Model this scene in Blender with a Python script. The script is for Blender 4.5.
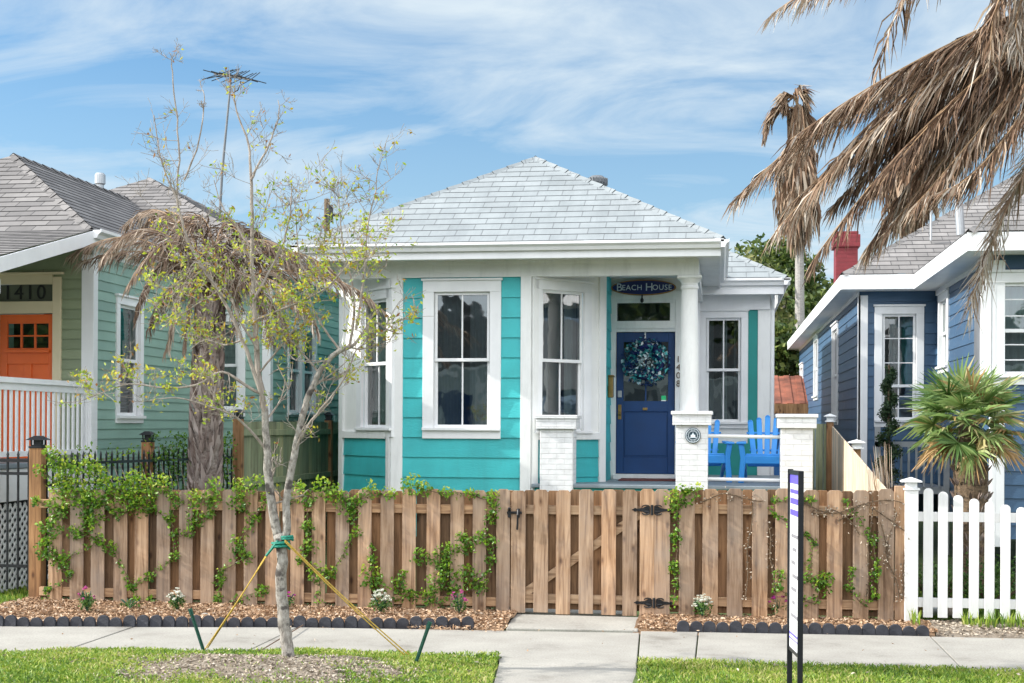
import bpy, bmesh, math, random
import numpy as np
from mathutils import Vector, Matrix
R = math.radians
random.seed(7); rng = np.random.default_rng(7)
for o in list(bpy.data.objects): bpy.data.objects.remove(o)
SC = bpy.context.scene
COL = SC.collection

# ------------------------------------------------------------------ camera
F_PX, CX, HY = 1400.0, 512.0, 425.0
CAM = Vector((0, 0, 1.9)); YAW, ROLL = R(8.45), R(0.28)
cam = bpy.data.cameras.new('camera'); camo = bpy.data.objects.new('camera', cam); COL.objects.link(camo)
cam.sensor_width = 36; cam.lens = 36 * F_PX / 1024; cam.shift_y = (HY - 341.5) / 1024
cam.clip_start = 0.1; cam.clip_end = 3000
CM = Matrix.Rotation(YAW, 4, 'Z') @ Matrix.Rotation(R(90), 4, 'X') @ Matrix.Rotation(ROLL, 4, 'Z')
camo.matrix_world = Matrix.Translation(CAM) @ CM
SC.camera = camo
def ray(px, py): return (CM.to_3x3() @ Vector(((px - CX) / F_PX, -(py - HY) / F_PX, -1))).normalized()
def at(px, py, Y):
    """world point where the sight line through a photo pixel meets the plane at depth Y"""
    d = ray(px, py); return CAM + d * (Y / d.y)
def gx(px, Y): return at(px, HY, Y).x
def gnd(px, py, z=0.0):
    d = ray(px, py); return CAM + d * ((z - CAM.z) / d.z)

# ------------------------------------------------------------------ world, sun, exposure
SUN_EL, SUN_AZ = R(31), R(82)          # azimuth measured to the left of straight behind the camera
sd = Vector((-math.sin(SUN_AZ) * math.cos(SUN_EL), -math.cos(SUN_AZ) * math.cos(SUN_EL), math.sin(SUN_EL)))
W = bpy.data.worlds.new('World'); SC.world = W; W.use_nodes = True
nt = W.node_tree; nt.nodes.clear()
def wn(t, **k):
    n = nt.nodes.new(t)
    for a, b in k.items(): setattr(n, a, b)
    return n
sky = wn('ShaderNodeTexSky', sky_type='NISHITA', sun_disc=False)
sky.sun_elevation = SUN_EL; sky.sun_rotation = math.atan2(sd.x, sd.y)
sky.air_density = 1.1; sky.dust_density = 0.6; sky.ozone_density = 1.3
tc = wn('ShaderNodeTexCoord'); sep = wn('ShaderNodeSeparateXYZ'); nt.links.new(tc.outputs['Generated'], sep.inputs[0])
mx = wn('ShaderNodeMath', operation='MAXIMUM'); nt.links.new(sep.outputs['Z'], mx.inputs[0]); mx.inputs[1].default_value = 0.0
ad = wn('ShaderNodeMath', operation='ADD'); nt.links.new(mx.outputs[0], ad.inputs[0]); ad.inputs[1].default_value = 0.16
dx = wn('ShaderNodeMath', operation='DIVIDE'); nt.links.new(sep.outputs['X'], dx.inputs[0]); nt.links.new(ad.outputs[0], dx.inputs[1])
dy = wn('ShaderNodeMath', operation='DIVIDE'); nt.links.new(sep.outputs['Y'], dy.inputs[0]); nt.links.new(ad.outputs[0], dy.inputs[1])
cb = wn('ShaderNodeCombineXYZ'); nt.links.new(dx.outputs[0], cb.inputs[0]); nt.links.new(dy.outputs[0], cb.inputs[1])
mp = wn('ShaderNodeMapping'); mp.inputs['Rotation'].default_value = (0, 0, R(38)); mp.inputs['Scale'].default_value = (0.75, 1.25, 1)
mp.inputs['Location'].default_value = (3.4, 1.7, 0)
nt.links.new(cb.outputs[0], mp.inputs[0])
n1 = wn('ShaderNodeTexNoise'); n1.inputs['Scale'].default_value = 1.7; n1.inputs['Detail'].default_value = 10; n1.inputs['Roughness'].default_value = 0.6; n1.inputs['Distortion'].default_value = 1.1
n2 = wn('ShaderNodeTexNoise'); n2.inputs['Scale'].default_value = 0.55; n2.inputs['Detail'].default_value = 4
nt.links.new(mp.outputs[0], n1.inputs['Vector']); nt.links.new(mp.outputs[0], n2.inputs['Vector'])
mm = wn('ShaderNodeMath', operation='ADD'); nt.links.new(n1.outputs[0], mm.inputs[0]); nt.links.new(n2.outputs[0], mm.inputs[1])
rp = wn('ShaderNodeMapRange'); nt.links.new(mm.outputs[0], rp.inputs[0])
for i, v in ((1, 0.78), (2, 1.16), (3, 0.0), (4, 0.95)): rp.inputs[i].default_value = v
lowf = wn('ShaderNodeMapRange'); nt.links.new(sep.outputs['Z'], lowf.inputs[0])
for i, v in ((1, 0.0), (2, 0.30), (3, 0.55), (4, 0.0)): lowf.inputs[i].default_value = v
cmx = wn('ShaderNodeMath', operation='MAXIMUM'); nt.links.new(rp.outputs[0], cmx.inputs[0]); nt.links.new(lowf.outputs[0], cmx.inputs[1])
tint = wn('ShaderNodeMix', data_type='RGBA', blend_type='MULTIPLY'); tint.inputs[0].default_value = 1
nt.links.new(sky.outputs[0], tint.inputs[6]); tint.inputs[7].default_value = (0.34, 0.56, 0.71, 1)
mix = wn('ShaderNodeMix', data_type='RGBA'); nt.links.new(cmx.outputs[0], mix.inputs[0]); nt.links.new(tint.outputs[2], mix.inputs[6])
mix.inputs[7].default_value = (3.35, 3.85, 4.2, 1)
# unseen bright cloud, added behind the camera and overhead to light the shaded fronts
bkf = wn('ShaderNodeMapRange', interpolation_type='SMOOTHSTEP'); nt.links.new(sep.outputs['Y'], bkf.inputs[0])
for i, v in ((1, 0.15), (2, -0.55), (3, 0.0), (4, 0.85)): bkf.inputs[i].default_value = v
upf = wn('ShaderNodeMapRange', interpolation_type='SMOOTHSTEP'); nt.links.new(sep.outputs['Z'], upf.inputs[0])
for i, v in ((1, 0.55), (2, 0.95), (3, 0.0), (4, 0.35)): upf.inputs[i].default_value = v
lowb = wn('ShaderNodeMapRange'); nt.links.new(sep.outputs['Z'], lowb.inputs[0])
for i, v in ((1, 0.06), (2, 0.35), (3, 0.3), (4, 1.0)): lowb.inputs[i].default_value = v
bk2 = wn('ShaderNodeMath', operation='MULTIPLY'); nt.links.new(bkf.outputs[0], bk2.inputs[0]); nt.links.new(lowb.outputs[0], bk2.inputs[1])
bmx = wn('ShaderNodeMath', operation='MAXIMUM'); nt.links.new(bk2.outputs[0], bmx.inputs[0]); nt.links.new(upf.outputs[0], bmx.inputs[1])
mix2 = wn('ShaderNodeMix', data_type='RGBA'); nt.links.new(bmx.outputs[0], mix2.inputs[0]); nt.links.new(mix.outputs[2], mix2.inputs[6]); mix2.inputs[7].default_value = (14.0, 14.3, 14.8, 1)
bg = wn('ShaderNodeBackground'); bg.inputs[1].default_value = 0.12
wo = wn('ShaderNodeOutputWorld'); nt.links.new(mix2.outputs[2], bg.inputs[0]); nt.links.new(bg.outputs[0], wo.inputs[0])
sun = bpy.data.lights.new('sun', 'SUN'); sun.energy = 3.7; sun.angle = R(0.6); sun.color = (1, 0.955, 0.88)
so = bpy.data.objects.new('sun', sun); COL.objects.link(so); so.rotation_euler = sd.to_track_quat('Z', 'Y').to_euler(); so.location = (-10, -10, 20)
SC.view_settings.view_transform = 'Standard'; SC.view_settings.look = 'None'; SC.view_settings.gamma = 1; SC.view_settings.exposure = 0.92
SC.view_settings.use_curve_mapping = False
SC.render.engine = 'CYCLES'; SC.cycles.max_bounces = 6; SC.cycles.transparent_max_bounces = 12

# ------------------------------------------------------------------ materials
def newmat(name):
    m = bpy.data.materials.new(name); m.use_nodes = True; t = m.node_tree; t.nodes.clear()
    out = t.nodes.new('ShaderNodeOutputMaterial'); p = t.nodes.new('ShaderNodeBsdfPrincipled'); t.links.new(p.outputs[0], out.inputs[0])
    return m, t, p, out
def N(t, ty, **k):
    n = t.nodes.new(ty)
    for a, b in k.items():
        if a in n.bl_rna.properties: setattr(n, a, b)
        else: n.inputs[a].default_value = b
    return n
def ramp(t, fac, stops):
    r = t.nodes.new('ShaderNodeValToRGB'); e = r.color_ramp.elements
    while len(e) < len(stops): e.new(0.5)
    for i, (p, c) in enumerate(stops): e[i].position = p; e[i].color = (*c, 1)
    t.links.new(fac, r.inputs[0]); return r.outputs[0]
def bump(t, p, h, strength=0.3, dist=0.01, prev=None):
    b = t.nodes.new('ShaderNodeBump'); b.inputs['Strength'].default_value = strength; b.inputs['Distance'].default_value = dist
    t.links.new(h, b.inputs['Height'])
    if prev: t.links.new(prev, b.inputs['Normal'])
    t.links.new(b.outputs[0], p.inputs['Normal']); return b.outputs[0]
def cmul(t, a, b, fac=1.0, mode='MULTIPLY'):
    m = t.nodes.new('ShaderNodeMix'); m.data_type = 'RGBA'; m.blend_type = mode
    if isinstance(fac, (int, float)): m.inputs[0].default_value = fac
    else: t.links.new(fac, m.inputs[0])
    for s, i in ((a, 6), (b, 7)):
        if isinstance(s, tuple): m.inputs[i].default_value = (*s, 1)
        else: t.links.new(s, m.inputs[i])
    return m.outputs[2]
def paint(name, c, rough=0.5, var=0.12, scale=3.0, grain=0.15, dirt=0.0, metal=0.0, weave=None):
    m, t, p, o = newmat(name); p.inputs['Roughness'].default_value = rough; p.inputs['Metallic'].default_value = metal
    tcn = N(t, 'ShaderNodeTexCoord'); src = tcn.outputs['Object']
    a = N(t, 'ShaderNodeTexNoise', Scale=scale, Detail=6.0); t.links.new(src, a.inputs['Vector'])
    lo = tuple(x * (1 - var) for x in c); hi = tuple(min(1, x * (1 + var)) for x in c)
    col = ramp(t, a.outputs[0], [(0.3, lo), (0.7, hi)])
    if dirt:
        mpn = N(t, 'ShaderNodeMapping'); mpn.inputs['Scale'].default_value = (5, 5, 0.9); t.links.new(src, mpn.inputs[0])
        d = N(t, 'ShaderNodeTexNoise', Scale=1.6, Detail=8.0, Roughness=0.7); t.links.new(mpn.outputs[0], d.inputs['Vector'])
        mask = ramp(t, d.outputs[0], [(0.50, (0, 0, 0)), (0.75, (dirt,) * 3)])
        col = cmul(t, col, tuple(x * 0.45 + 0.03 for x in c), mask, 'MIX')
    at_ = N(t, 'ShaderNodeAttribute', attribute_name='var'); col = cmul(t, col, ramp(t, at_.outputs['Fac'], [(0, (0.86, 0.87, 0.88)), (0.5, (1, 1, 1)), (1, (1.06, 1.05, 1.04))]))
    t.links.new(col, p.inputs['Base Color'])
    b = N(t, 'ShaderNodeTexNoise', Scale=70.0, Detail=4.0)
    mp2 = N(t, 'ShaderNodeMapping'); mp2.inputs['Scale'].default_value = weave or (1, 1, 1); t.links.new(src, mp2.inputs[0]); t.links.new(mp2.outputs[0], b.inputs['Vector'])
    bump(t, p, b.outputs[0], grain, 0.01)
    return m
def wood(name, c1, c2, c3, rough=0.8, vertical=True, knots=True, s=1.0, weather=None):
    m, t, p, o = newmat(name); p.inputs['Roughness'].default_value = rough
    tcn = N(t, 'ShaderNodeTexCoord'); at_ = N(t, 'ShaderNodeAttribute', attribute_name='var')
    v = N(t, 'ShaderNodeVectorMath', operation='SCALE'); v.inputs[0].default_value = (7.3, 11.1, 5.7); t.links.new(at_.outputs['Fac'], v.inputs['Scale'])
    av = N(t, 'ShaderNodeVectorMath', operation='ADD'); t.links.new(tcn.outputs['Object'], av.inputs[0]); t.links.new(v.outputs[0], av.inputs[1])
    mpn = N(t, 'ShaderNodeMapping'); mpn.inputs['Scale'].default_value = (14 * s, 14 * s, 0.9 * s) if vertical else (0.9 * s, 14 * s, 14 * s)
    t.links.new(av.outputs[0], mpn.inputs[0])
    a = N(t, 'ShaderNodeTexNoise', Scale=1.6, Detail=7.0, Roughness=0.6, Distortion=0.9); t.links.new(mpn.outputs[0], a.inputs['Vector'])
    col = ramp(t, a.outputs[0], [(0.34, c1), (0.5, c2), (0.66, c3)])
    bl = N(t, 'ShaderNodeTexNoise', Scale=2.6, Detail=3.0); t.links.new(av.outputs[0], bl.inputs['Vector'])
    col = cmul(t, col, ramp(t, bl.outputs[0], [(0.3, (0.78, 0.76, 0.76)), (0.7, (1.1, 1.06, 1.0))]))
    pv = ramp(t, at_.outputs['Fac'], [(0, (0.62, 0.62, 0.64)), (0.5, (1, 0.98, 0.95)), (1, (1.28, 1.14, 1.0))])
    col = cmul(t, col, pv)
    if knots:
        mk = N(t, 'ShaderNodeMapping'); mk.inputs['Scale'].default_value = (9, 3, 4.2) if vertical else (4.2, 3, 9); t.links.new(av.outputs[0], mk.inputs[0])
        vo = N(t, 'ShaderNodeTexVoronoi', Scale=1.0); t.links.new(mk.outputs[0], vo.inputs['Vector'])
        kn = ramp(t, vo.outputs['Distance'], [(0.08, (0.20, 0.12, 0.08)), (0.17, (0.75, 0.68, 0.62)), (0.26, (1, 1, 1))])
        col = cmul(t, col, kn, 0.85)
    if weather:
        g = N(t, 'ShaderNodeTexNoise', Scale=1.3, Detail=6.0, Roughness=0.65); t.links.new(av.outputs[0], g.inputs['Vector'])
        col = cmul(t, col, weather, ramp(t, g.outputs[0], [(0.4, (0, 0, 0)), (0.7, (0.75, 0.75, 0.75))]), 'MIX')
    t.links.new(col, p.inputs['Base Color']); bump(t, p, a.outputs[0], 0.5, 0.004)
    return m
def shingle(name, ca, cb_, line, course=0.14, tab=0.30, rough=0.9):
    m, t, p, o = newmat(name); p.inputs['Roughness'].default_value = rough
    uv = N(t, 'ShaderNodeUVMap'); b = N(t, 'ShaderNodeTexBrick')
    t.links.new(uv.outputs[0], b.inputs['Vector'])
    b.offset = 0.37; b.offset_frequency = 2; b.squash = 1
    for k, v in (('Scale', 1.0), ('Mortar Size', 0.007), ('Mortar Smooth', 0.1), ('Bias', 0.0), ('Brick Width', tab), ('Row Height', course)): b.inputs[k].default_value = v
    b.inputs['Color1'].default_value = (*ca, 1); b.inputs['Color2'].default_value = (*cb_, 1); b.inputs['Mortar'].default_value = (*line, 1)
    n = N(t, 'ShaderNodeTexNoise', Scale=1.1, Detail=8.0, Roughness=0.7); t.links.new(uv.outputs[0], n.inputs['Vector'])
    col = cmul(t, b.outputs['Color'], ramp(t, n.outputs[0], [(0.3, (0.80, 0.80, 0.80)), (0.7, (1.1, 1.1, 1.1))]))
    ms = N(t, 'ShaderNodeMapping'); ms.inputs['Scale'].default_value = (3.2, 0.4, 1); t.links.new(uv.outputs[0], ms.inputs[0]); st_ = N(t, 'ShaderNodeTexNoise', Scale=1.5, Detail=6.0, Roughness=0.7); t.links.new(ms.outputs[0], st_.inputs['Vector'])
    col = cmul(t, col, ramp(t, st_.outputs[0], [(0.35, (0.88, 0.885, 0.89)), (0.55, (1, 1, 1))]))
    g = N(t, 'ShaderNodeTexNoise', Scale=160.0, Detail=2.0); t.links.new(uv.outputs[0], g.inputs['Vector'])
    col = cmul(t, col, ramp(t, g.outputs[0], [(0.3, (0.82, 0.82, 0.82)), (0.7, (1.12, 1.12, 1.12))]))
    t.links.new(col, p.inputs['Base Color']); nn = bump(t, p, g.outputs[0], 0.4, 0.003)
    inv = N(t, 'ShaderNodeMath', operation='SUBTRACT'); inv.inputs[0].default_value = 1; t.links.new(b.outputs['Fac'], inv.inputs[1])
    bump(t, p, inv.outputs[0], 0.6, 0.006, nn)
    return m
def brickpaint(name, c):
    m, t, p, o = newmat(name); p.inputs['Roughness'].default_value = 0.6
    uv = N(t, 'ShaderNodeUVMap'); b = N(t, 'ShaderNodeTexBrick'); t.links.new(uv.outputs[0], b.inputs['Vector'])
    for k, v in (('Scale', 1.0), ('Mortar Size', 0.006), ('Mortar Smooth', 0.5), ('Brick Width', 0.21), ('Row Height', 0.072)): b.inputs[k].default_value = v
    b.inputs['Color1'].default_value = (*c, 1); b.inputs['Color2'].default_value = (*[x * 0.96 for x in c], 1); b.inputs['Mortar'].default_value = (*[x * 0.86 for x in c], 1)
    n = N(t, 'ShaderNodeTexNoise', Scale=9.0, Detail=6.0); t.links.new(uv.outputs[0], n.inputs['Vector'])
    col = cmul(t, b.outputs['Color'], ramp(t, n.outputs[0], [(0.3, (0.86, 0.86, 0.86)), (0.65, (1.03, 1.03, 1.03))]))
    t.links.new(col, p.inputs['Base Color'])
    inv = N(t, 'ShaderNodeMath', operation='SUBTRACT'); inv.inputs[0].default_value = 1; t.links.new(b.outputs['Fac'], inv.inputs[1])
    nn = bump(t, p, inv.outputs[0], 0.7, 0.008); bump(t, p, n.outputs[0], 0.35, 0.006, nn)
    return m
def leafmat(name, stops, trans=0.35, rough=0.55):
    m, t, p, o = newmat(name); at_ = N(t, 'ShaderNodeAttribute', attribute_name='var')
    col = ramp(t, at_.outputs['Fac'], stops); t.links.new(col, p.inputs['Base Color']); p.inputs['Roughness'].default_value = rough
    tr = N(t, 'ShaderNodeBsdfTranslucent'); t.links.new(col, tr.inputs[0]); mxs = N(t, 'ShaderNodeMixShader'); mxs.inputs[0].default_value = trans
    t.links.new(p.outputs[0], mxs.inputs[1]); t.links.new(tr.outputs[0], mxs.inputs[2]); t.links.new(mxs.outputs[0], o.inputs[0])
    return m
def glassmat(name, tintc=(0.8, 0.85, 0.85), refl=0.12):
    m, t, p, o = newmat(name); t.nodes.remove(p)
    tr = N(t, 'ShaderNodeBsdfTransparent'); tr.inputs[0].default_value = (*tintc, 1); gl = N(t, 'ShaderNodeBsdfGlossy', Roughness=0.02)
    fr = N(t, 'ShaderNodeFresnel', IOR=1.5); ma = N(t, 'ShaderNodeMath', operation='ADD'); ma.inputs[1].default_value = refl; t.links.new(fr.outputs[0], ma.inputs[0])
    tcn = N(t, 'ShaderNodeTexCoord'); n = N(t, 'ShaderNodeTexNoise', Scale=2.2, Detail=2.0); t.links.new(tcn.outputs['Object'], n.inputs['Vector'])
    bm_ = N(t, 'ShaderNodeBump'); bm_.inputs['Strength'].default_value = 0.12; bm_.inputs['Distance'].default_value = 0.03; t.links.new(n.outputs[0], bm_.inputs['Height']); t.links.new(bm_.outputs[0], gl.inputs['Normal'])
    mxs = N(t, 'ShaderNodeMixShader'); t.links.new(ma.outputs[0], mxs.inputs[0]); t.links.new(tr.outputs[0], mxs.inputs[1]); t.links.new(gl.outputs[0], mxs.inputs[2]); t.links.new(mxs.outputs[0], o.inputs[0])
    return m
def groundmat(name, stops, scale=6.0, bs=0.5, bd=0.02, scale2=60.0, rough=0.95):
    m, t, p, o = newmat(name); p.inputs['Roughness'].default_value = rough
    tcn = N(t, 'ShaderNodeTexCoord'); a = N(t, 'ShaderNodeTexNoise', Scale=scale, Detail=9.0, Roughness=0.65); t.links.new(tcn.outputs['Object'], a.inputs['Vector'])
    b = N(t, 'ShaderNodeTexNoise', Scale=scale2, Detail=5.0, Roughness=0.7); t.links.new(tcn.outputs['Object'], b.inputs['Vector'])
    col = ramp(t, a.outputs[0], stops)
    col = cmul(t, col, ramp(t, b.outputs[0], [(0.3, (0.75, 0.75, 0.75)), (0.7, (1.2, 1.2, 1.2))]))
    t.links.new(col, p.inputs['Base Color']); bump(t, p, b.outputs[0], bs, bd)
    return m
def bark(name, c1, c2, sc=(10, 10, 3), blotch=None):
    m, t, p, o = newmat(name); p.inputs['Roughness'].default_value = 0.9
    tcn = N(t, 'ShaderNodeTexCoord'); mpn = N(t, 'ShaderNodeMapping'); mpn.inputs['Scale'].default_value = sc; t.links.new(tcn.outputs['Object'], mpn.inputs[0])
    a = N(t, 'ShaderNodeTexNoise', Scale=3.0, Detail=8.0, Roughness=0.7); t.links.new(mpn.outputs[0], a.inputs['Vector'])
    col = ramp(t, a.outputs[0], [(0.35, c1), (0.65, c2)])
    if blotch:
        n = N(t, 'ShaderNodeTexNoise', Scale=9.0, Detail=4.0); t.links.new(tcn.outputs['Object'], n.inputs['Vector'])
        col = cmul(t, col, blotch, ramp(t, n.outputs[0], [(0.55, (0, 0, 0)), (0.62, (0.9, 0.9, 0.9))]), 'MIX')
    t.links.new(col, p.inputs['Base Color']); bump(t, p, a.outputs[0], 0.8, 0.02); return m

M = {}
M['white'] = paint('white_paint', (0.78, 0.79, 0.78), 0.5, 0.06, 2, 0.15, dirt=0.28)
M['white2'] = paint('white_trim_paint', (0.80, 0.81, 0.82), 0.4, 0.05, 3, 0.1, dirt=0.10)
M['whitef'] = paint('white_fence_paint', (0.80, 0.80, 0.79), 0.4, 0.05, 3, 0.08, dirt=0.28)
M['turq'] = paint('turquoise_paint', (0.045, 0.47, 0.49), 0.55, 0.16, 1.6, 0.3, dirt=0.22, weave=(0.3, 1, 1))
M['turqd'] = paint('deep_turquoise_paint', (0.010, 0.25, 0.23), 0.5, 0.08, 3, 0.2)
M['green'] = paint('sea_green_siding', (0.245, 0.39, 0.33), 0.5, 0.10, 1.5, 0.2, dirt=0.12)
M['olive'] = paint('olive_siding', (0.27, 0.32, 0.20), 0.55, 0.08, 2, 0.2)
M['blue'] = paint('blue_siding', (0.042, 0.098, 0.180), 0.5, 0.10, 1.5, 0.2, dirt=0.10)
M['cream'] = paint('cream_trim', (0.72, 0.62, 0.42), 0.5, 0.06, 2, 0.1)
M['navy'] = paint('navy_door_paint', (0.0, 0.040, 0.150), 0.5, 0.12, 3, 0.1)
M['orange'] = paint('orange_door_paint', (0.78, 0.13, 0.015), 0.4, 0.08, 3, 0.1)
M['adir'] = paint('blue_plastic', (0.035, 0.31, 0.80), 0.5, 0.08, 4, 0.08)
M['grey'] = paint('porch_floor_paint', (0.20, 0.24, 0.27), 0.5, 0.15, 2, 0.2, dirt=0.2)
M['black'] = paint('black_metal', (0.008, 0.009, 0.012), 0.4, 0.2, 8, 0.1)
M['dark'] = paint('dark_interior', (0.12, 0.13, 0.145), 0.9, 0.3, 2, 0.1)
M['curt'] = paint('pale_curtain', (0.45, 0.47, 0.48), 0.9, 0.08, 3, 0.2)
M['curtd'] = paint('grey_curtain', (0.21, 0.225, 0.245), 0.9, 0.15, 3, 0.2)
M['blind'] = paint('green_blind', (0.06, 0.30, 0.25), 0.6, 0.08, 3, 0.1)
M['blindw'] = paint('pale_blind', (0.55, 0.62, 0.62), 0.6, 0.08, 3, 0.1)
M['brass'] = paint('aged_brass', (0.30, 0.20, 0.07), 0.35, 0.2, 9, 0.1, metal=0.8)
M['steel'] = paint('galvanised_metal', (0.42, 0.44, 0.46), 0.45, 0.12, 6, 0.1, metal=0.6)
M['darksteel'] = paint('dull_grey_metal', (0.13, 0.14, 0.15), 0.6, 0.15, 6, 0.1)
M['redb'] = brickpaint('red_painted_brick', (0.215, 0.022, 0.030))
M['brickw'] = brickpaint('white_painted_brick', (0.80, 0.81, 0.82))
M['glass'] = glassmat('window_glass', (0.70, 0.74, 0.76), 0.05)
M['glassr'] = glassmat('reflective_glass', (0.6, 0.7, 0.7), 0.22)
M['roofw'] = shingle('pale_grey_shingles', (0.25, 0.278, 0.29), (0.285, 0.313, 0.325), (0.165, 0.18, 0.19), 0.215, 0.36)
M['roofg'] = shingle('brown_grey_shingles', (0.14, 0.132, 0.130), (0.235, 0.222, 0.215), (0.055, 0.053, 0.053), 0.15, 0.34)
M['roofb'] = shingle('weathered_grey_shingles', (0.18, 0.172, 0.168), (0.28, 0.265, 0.258), (0.09, 0.09, 0.09), 0.15, 0.30)
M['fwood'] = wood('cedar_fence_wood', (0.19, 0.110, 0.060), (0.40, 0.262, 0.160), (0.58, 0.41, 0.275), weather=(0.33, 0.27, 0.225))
M['bwood'] = wood('back_board_wood', (0.11, 0.062, 0.032), (0.20, 0.118, 0.062), (0.28, 0.17, 0.095))  # browner back boards, darkened further so the gap shade sits in the colour
M['hwood'] = wood('cedar_rail_wood', (0.20, 0.125, 0.075), (0.38, 0.26, 0.16), (0.50, 0.36, 0.24), vertical=False)
M['pwood'] = wood('brown_post_wood', (0.17, 0.085, 0.035), (0.30, 0.165, 0.075), (0.38, 0.22, 0.11))
M['gwood'] = wood('greenish_board_wood', (0.17, 0.19, 0.11), (0.27, 0.30, 0.18), (0.38, 0.40, 0.26), knots=False, weather=(0.20, 0.25, 0.16))
M['lwood'] = wood('pale_board_wood', (0.42, 0.34, 0.25), (0.60, 0.52, 0.41), (0.70, 0.63, 0.52), knots=False)
M['conc'] = groundmat('concrete_paving', [(0.30, (0.20, 0.185, 0.16)), (0.42, (0.30, 0.285, 0.255)), (0.60, (0.35, 0.335, 0.30)), (0.75, (0.39, 0.37, 0.335))], 1.4, 0.5, 0.004, 60.0, 0.85)
M['asph'] = groundmat('asphalt', [(0.3, (0.04, 0.04, 0.042)), (0.7, (0.06, 0.06, 0.06))], 3, 0.5, 0.006, 120)
M['lawn'] = groundmat('lawn_soil', [(0.3, (0.05, 0.075, 0.02)), (0.55, (0.085, 0.13, 0.03)), (0.75, (0.13, 0.15, 0.05))], 5, 0.7, 0.02, 60)
M['dirt'] = groundmat('dry_soil', [(0.3, (0.16, 0.125, 0.09)), (0.55, (0.26, 0.215, 0.165)), (0.75, (0.36, 0.31, 0.25))], 8, 0.8, 0.02, 70)
M['mulch'] = groundmat('mulch_base', [(0.3, (0.14, 0.08, 0.045)), (0.55, (0.26, 0.16, 0.09)), (0.75, (0.38, 0.25, 0.15))], 14, 0.9, 0.02, 70)
M['chips'] = leafmat('mulch_chip', [(0, (0.14, 0.075, 0.04)), (0.4, (0.34, 0.205, 0.115)), (0.8, (0.52, 0.35, 0.22)), (1, (0.62, 0.5, 0.38))], 0.0, 0.9)
M['straw'] = leafmat('dry_straw', [(0, (0.16, 0.12, 0.09)), (0.5, (0.36, 0.30, 0.23)), (1, (0.52, 0.46, 0.38))], 0.0, 0.9)
M['grass'] = leafmat('grass_blade', [(0, (0.05, 0.12, 0.012)), (0.45, (0.15, 0.27, 0.03)), (0.85, (0.34, 0.43, 0.05)), (1, (0.46, 0.44, 0.16))], 0.3)
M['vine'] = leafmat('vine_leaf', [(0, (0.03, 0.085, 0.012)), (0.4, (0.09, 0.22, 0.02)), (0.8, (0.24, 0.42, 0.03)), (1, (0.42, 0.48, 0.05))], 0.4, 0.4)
M['tleaf'] = leafmat('young_tree_leaf', [(0, (0.06, 0.15, 0.02)), (0.4, (0.28, 0.42, 0.04)), (0.72, (0.60, 0.62, 0.05)), (0.86, (0.50, 0.34, 0.04)), (1, (0.33, 0.15, 0.05))], 0.45, 0.5)
M['dead'] = leafmat('dead_palm_leaflet', [(0, (0.05, 0.028, 0.018)), (0.3, (0.15, 0.085, 0.048)), (0.5, (0.25, 0.155, 0.095)), (0.75, (0.38, 0.29, 0.205)), (1, (0.55, 0.49, 0.42))], 0.12, 0.75)
M['dead2'] = leafmat('brown_palm_leaflet', [(0, (0.09, 0.055, 0.038)), (0.35, (0.24, 0.16, 0.11)), (0.7, (0.40, 0.31, 0.235)), (1, (0.56, 0.49, 0.41))], 0.2, 0.75)
M['stemd'] = paint('dead_frond_stem', (0.30, 0.19, 0.10), 0.7, 0.3, 6, 0.3)
M['fan'] = leafmat('fan_palm_leaf', [(0, (0.035, 0.08, 0.02)), (0.45, (0.10, 0.20, 0.05)), (0.8, (0.27, 0.37, 0.12)), (0.93, (0.52, 0.50, 0.24)), (1, (0.45, 0.28, 0.12))], 0.3, 0.45)
M['bgleaf'] = leafmat('background_leaf', [(0, (0.025, 0.055, 0.012)), (0.5, (0.07, 0.12, 0.025)), (1, (0.18, 0.22, 0.05))], 0.3)
M['bgolive'] = leafmat('olive_background_leaf', [(0, (0.05, 0.07, 0.02)), (0.5, (0.14, 0.17, 0.05)), (1, (0.27, 0.26, 0.09))], 0.3)
M['topi'] = leafmat('topiary_leaf', [(0, (0.012, 0.035, 0.012)), (1, (0.05, 0.10, 0.03))], 0.1)
M['pink'] = leafmat('pink_petal', [(0, (0.42, 0.03, 0.22)), (1, (0.78, 0.20, 0.50))], 0.3)
M['mag'] = leafmat('magenta_petal', [(0, (0.25, 0.012, 0.16)), (1, (0.52, 0.05, 0.36))], 0.3)
M['wpet'] = leafmat('white_petal', [(0, (0.60, 0.62, 0.50)), (1, (0.86, 0.86, 0.80))], 0.2)
M['bleaf'] = leafmat('bed_plant_leaf', [(0, (0.02, 0.07, 0.012)), (1, (0.12, 0.24, 0.04))], 0.3)
M['barky'] = bark('pale_mottled_bark', (0.15, 0.13, 0.11), (0.46, 0.43, 0.385), (12, 12, 6), (0.06, 0.05, 0.045))
M['barkg'] = bark('grey_twig_bark', (0.22, 0.18, 0.15), (0.42, 0.37, 0.32))
M['barkp'] = bark('palm_trunk_bark', (0.10, 0.07, 0.055), (0.33, 0.28, 0.25), (5, 5, 9))
M['boot'] = leafmat('palm_boot', [(0, (0.10, 0.065, 0.05)), (0.5, (0.26, 0.20, 0.175)), (1, (0.42, 0.36, 0.33))], 0, 0.9)
M['barkf'] = bark('fibrous_trunk', (0.05, 0.035, 0.022), (0.22, 0.15, 0.09), (8, 8, 14))
M['bark2'] = bark('tall_palm_bark', (0.24, 0.22, 0.21), (0.42, 0.40, 0.38), (4, 4, 14))
M['rope'] = paint('yellow_rope', (0.55, 0.37, 0.07), 0.8, 0.2, 40, 0.4)
M['lineb'] = paint('brown_line', (0.20, 0.12, 0.08), 0.8, 0.2, 40, 0.4)
M['strap'] = paint('green_strap', (0.0, 0.19, 0.13), 0.6, 0.15, 20, 0.3)
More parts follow.
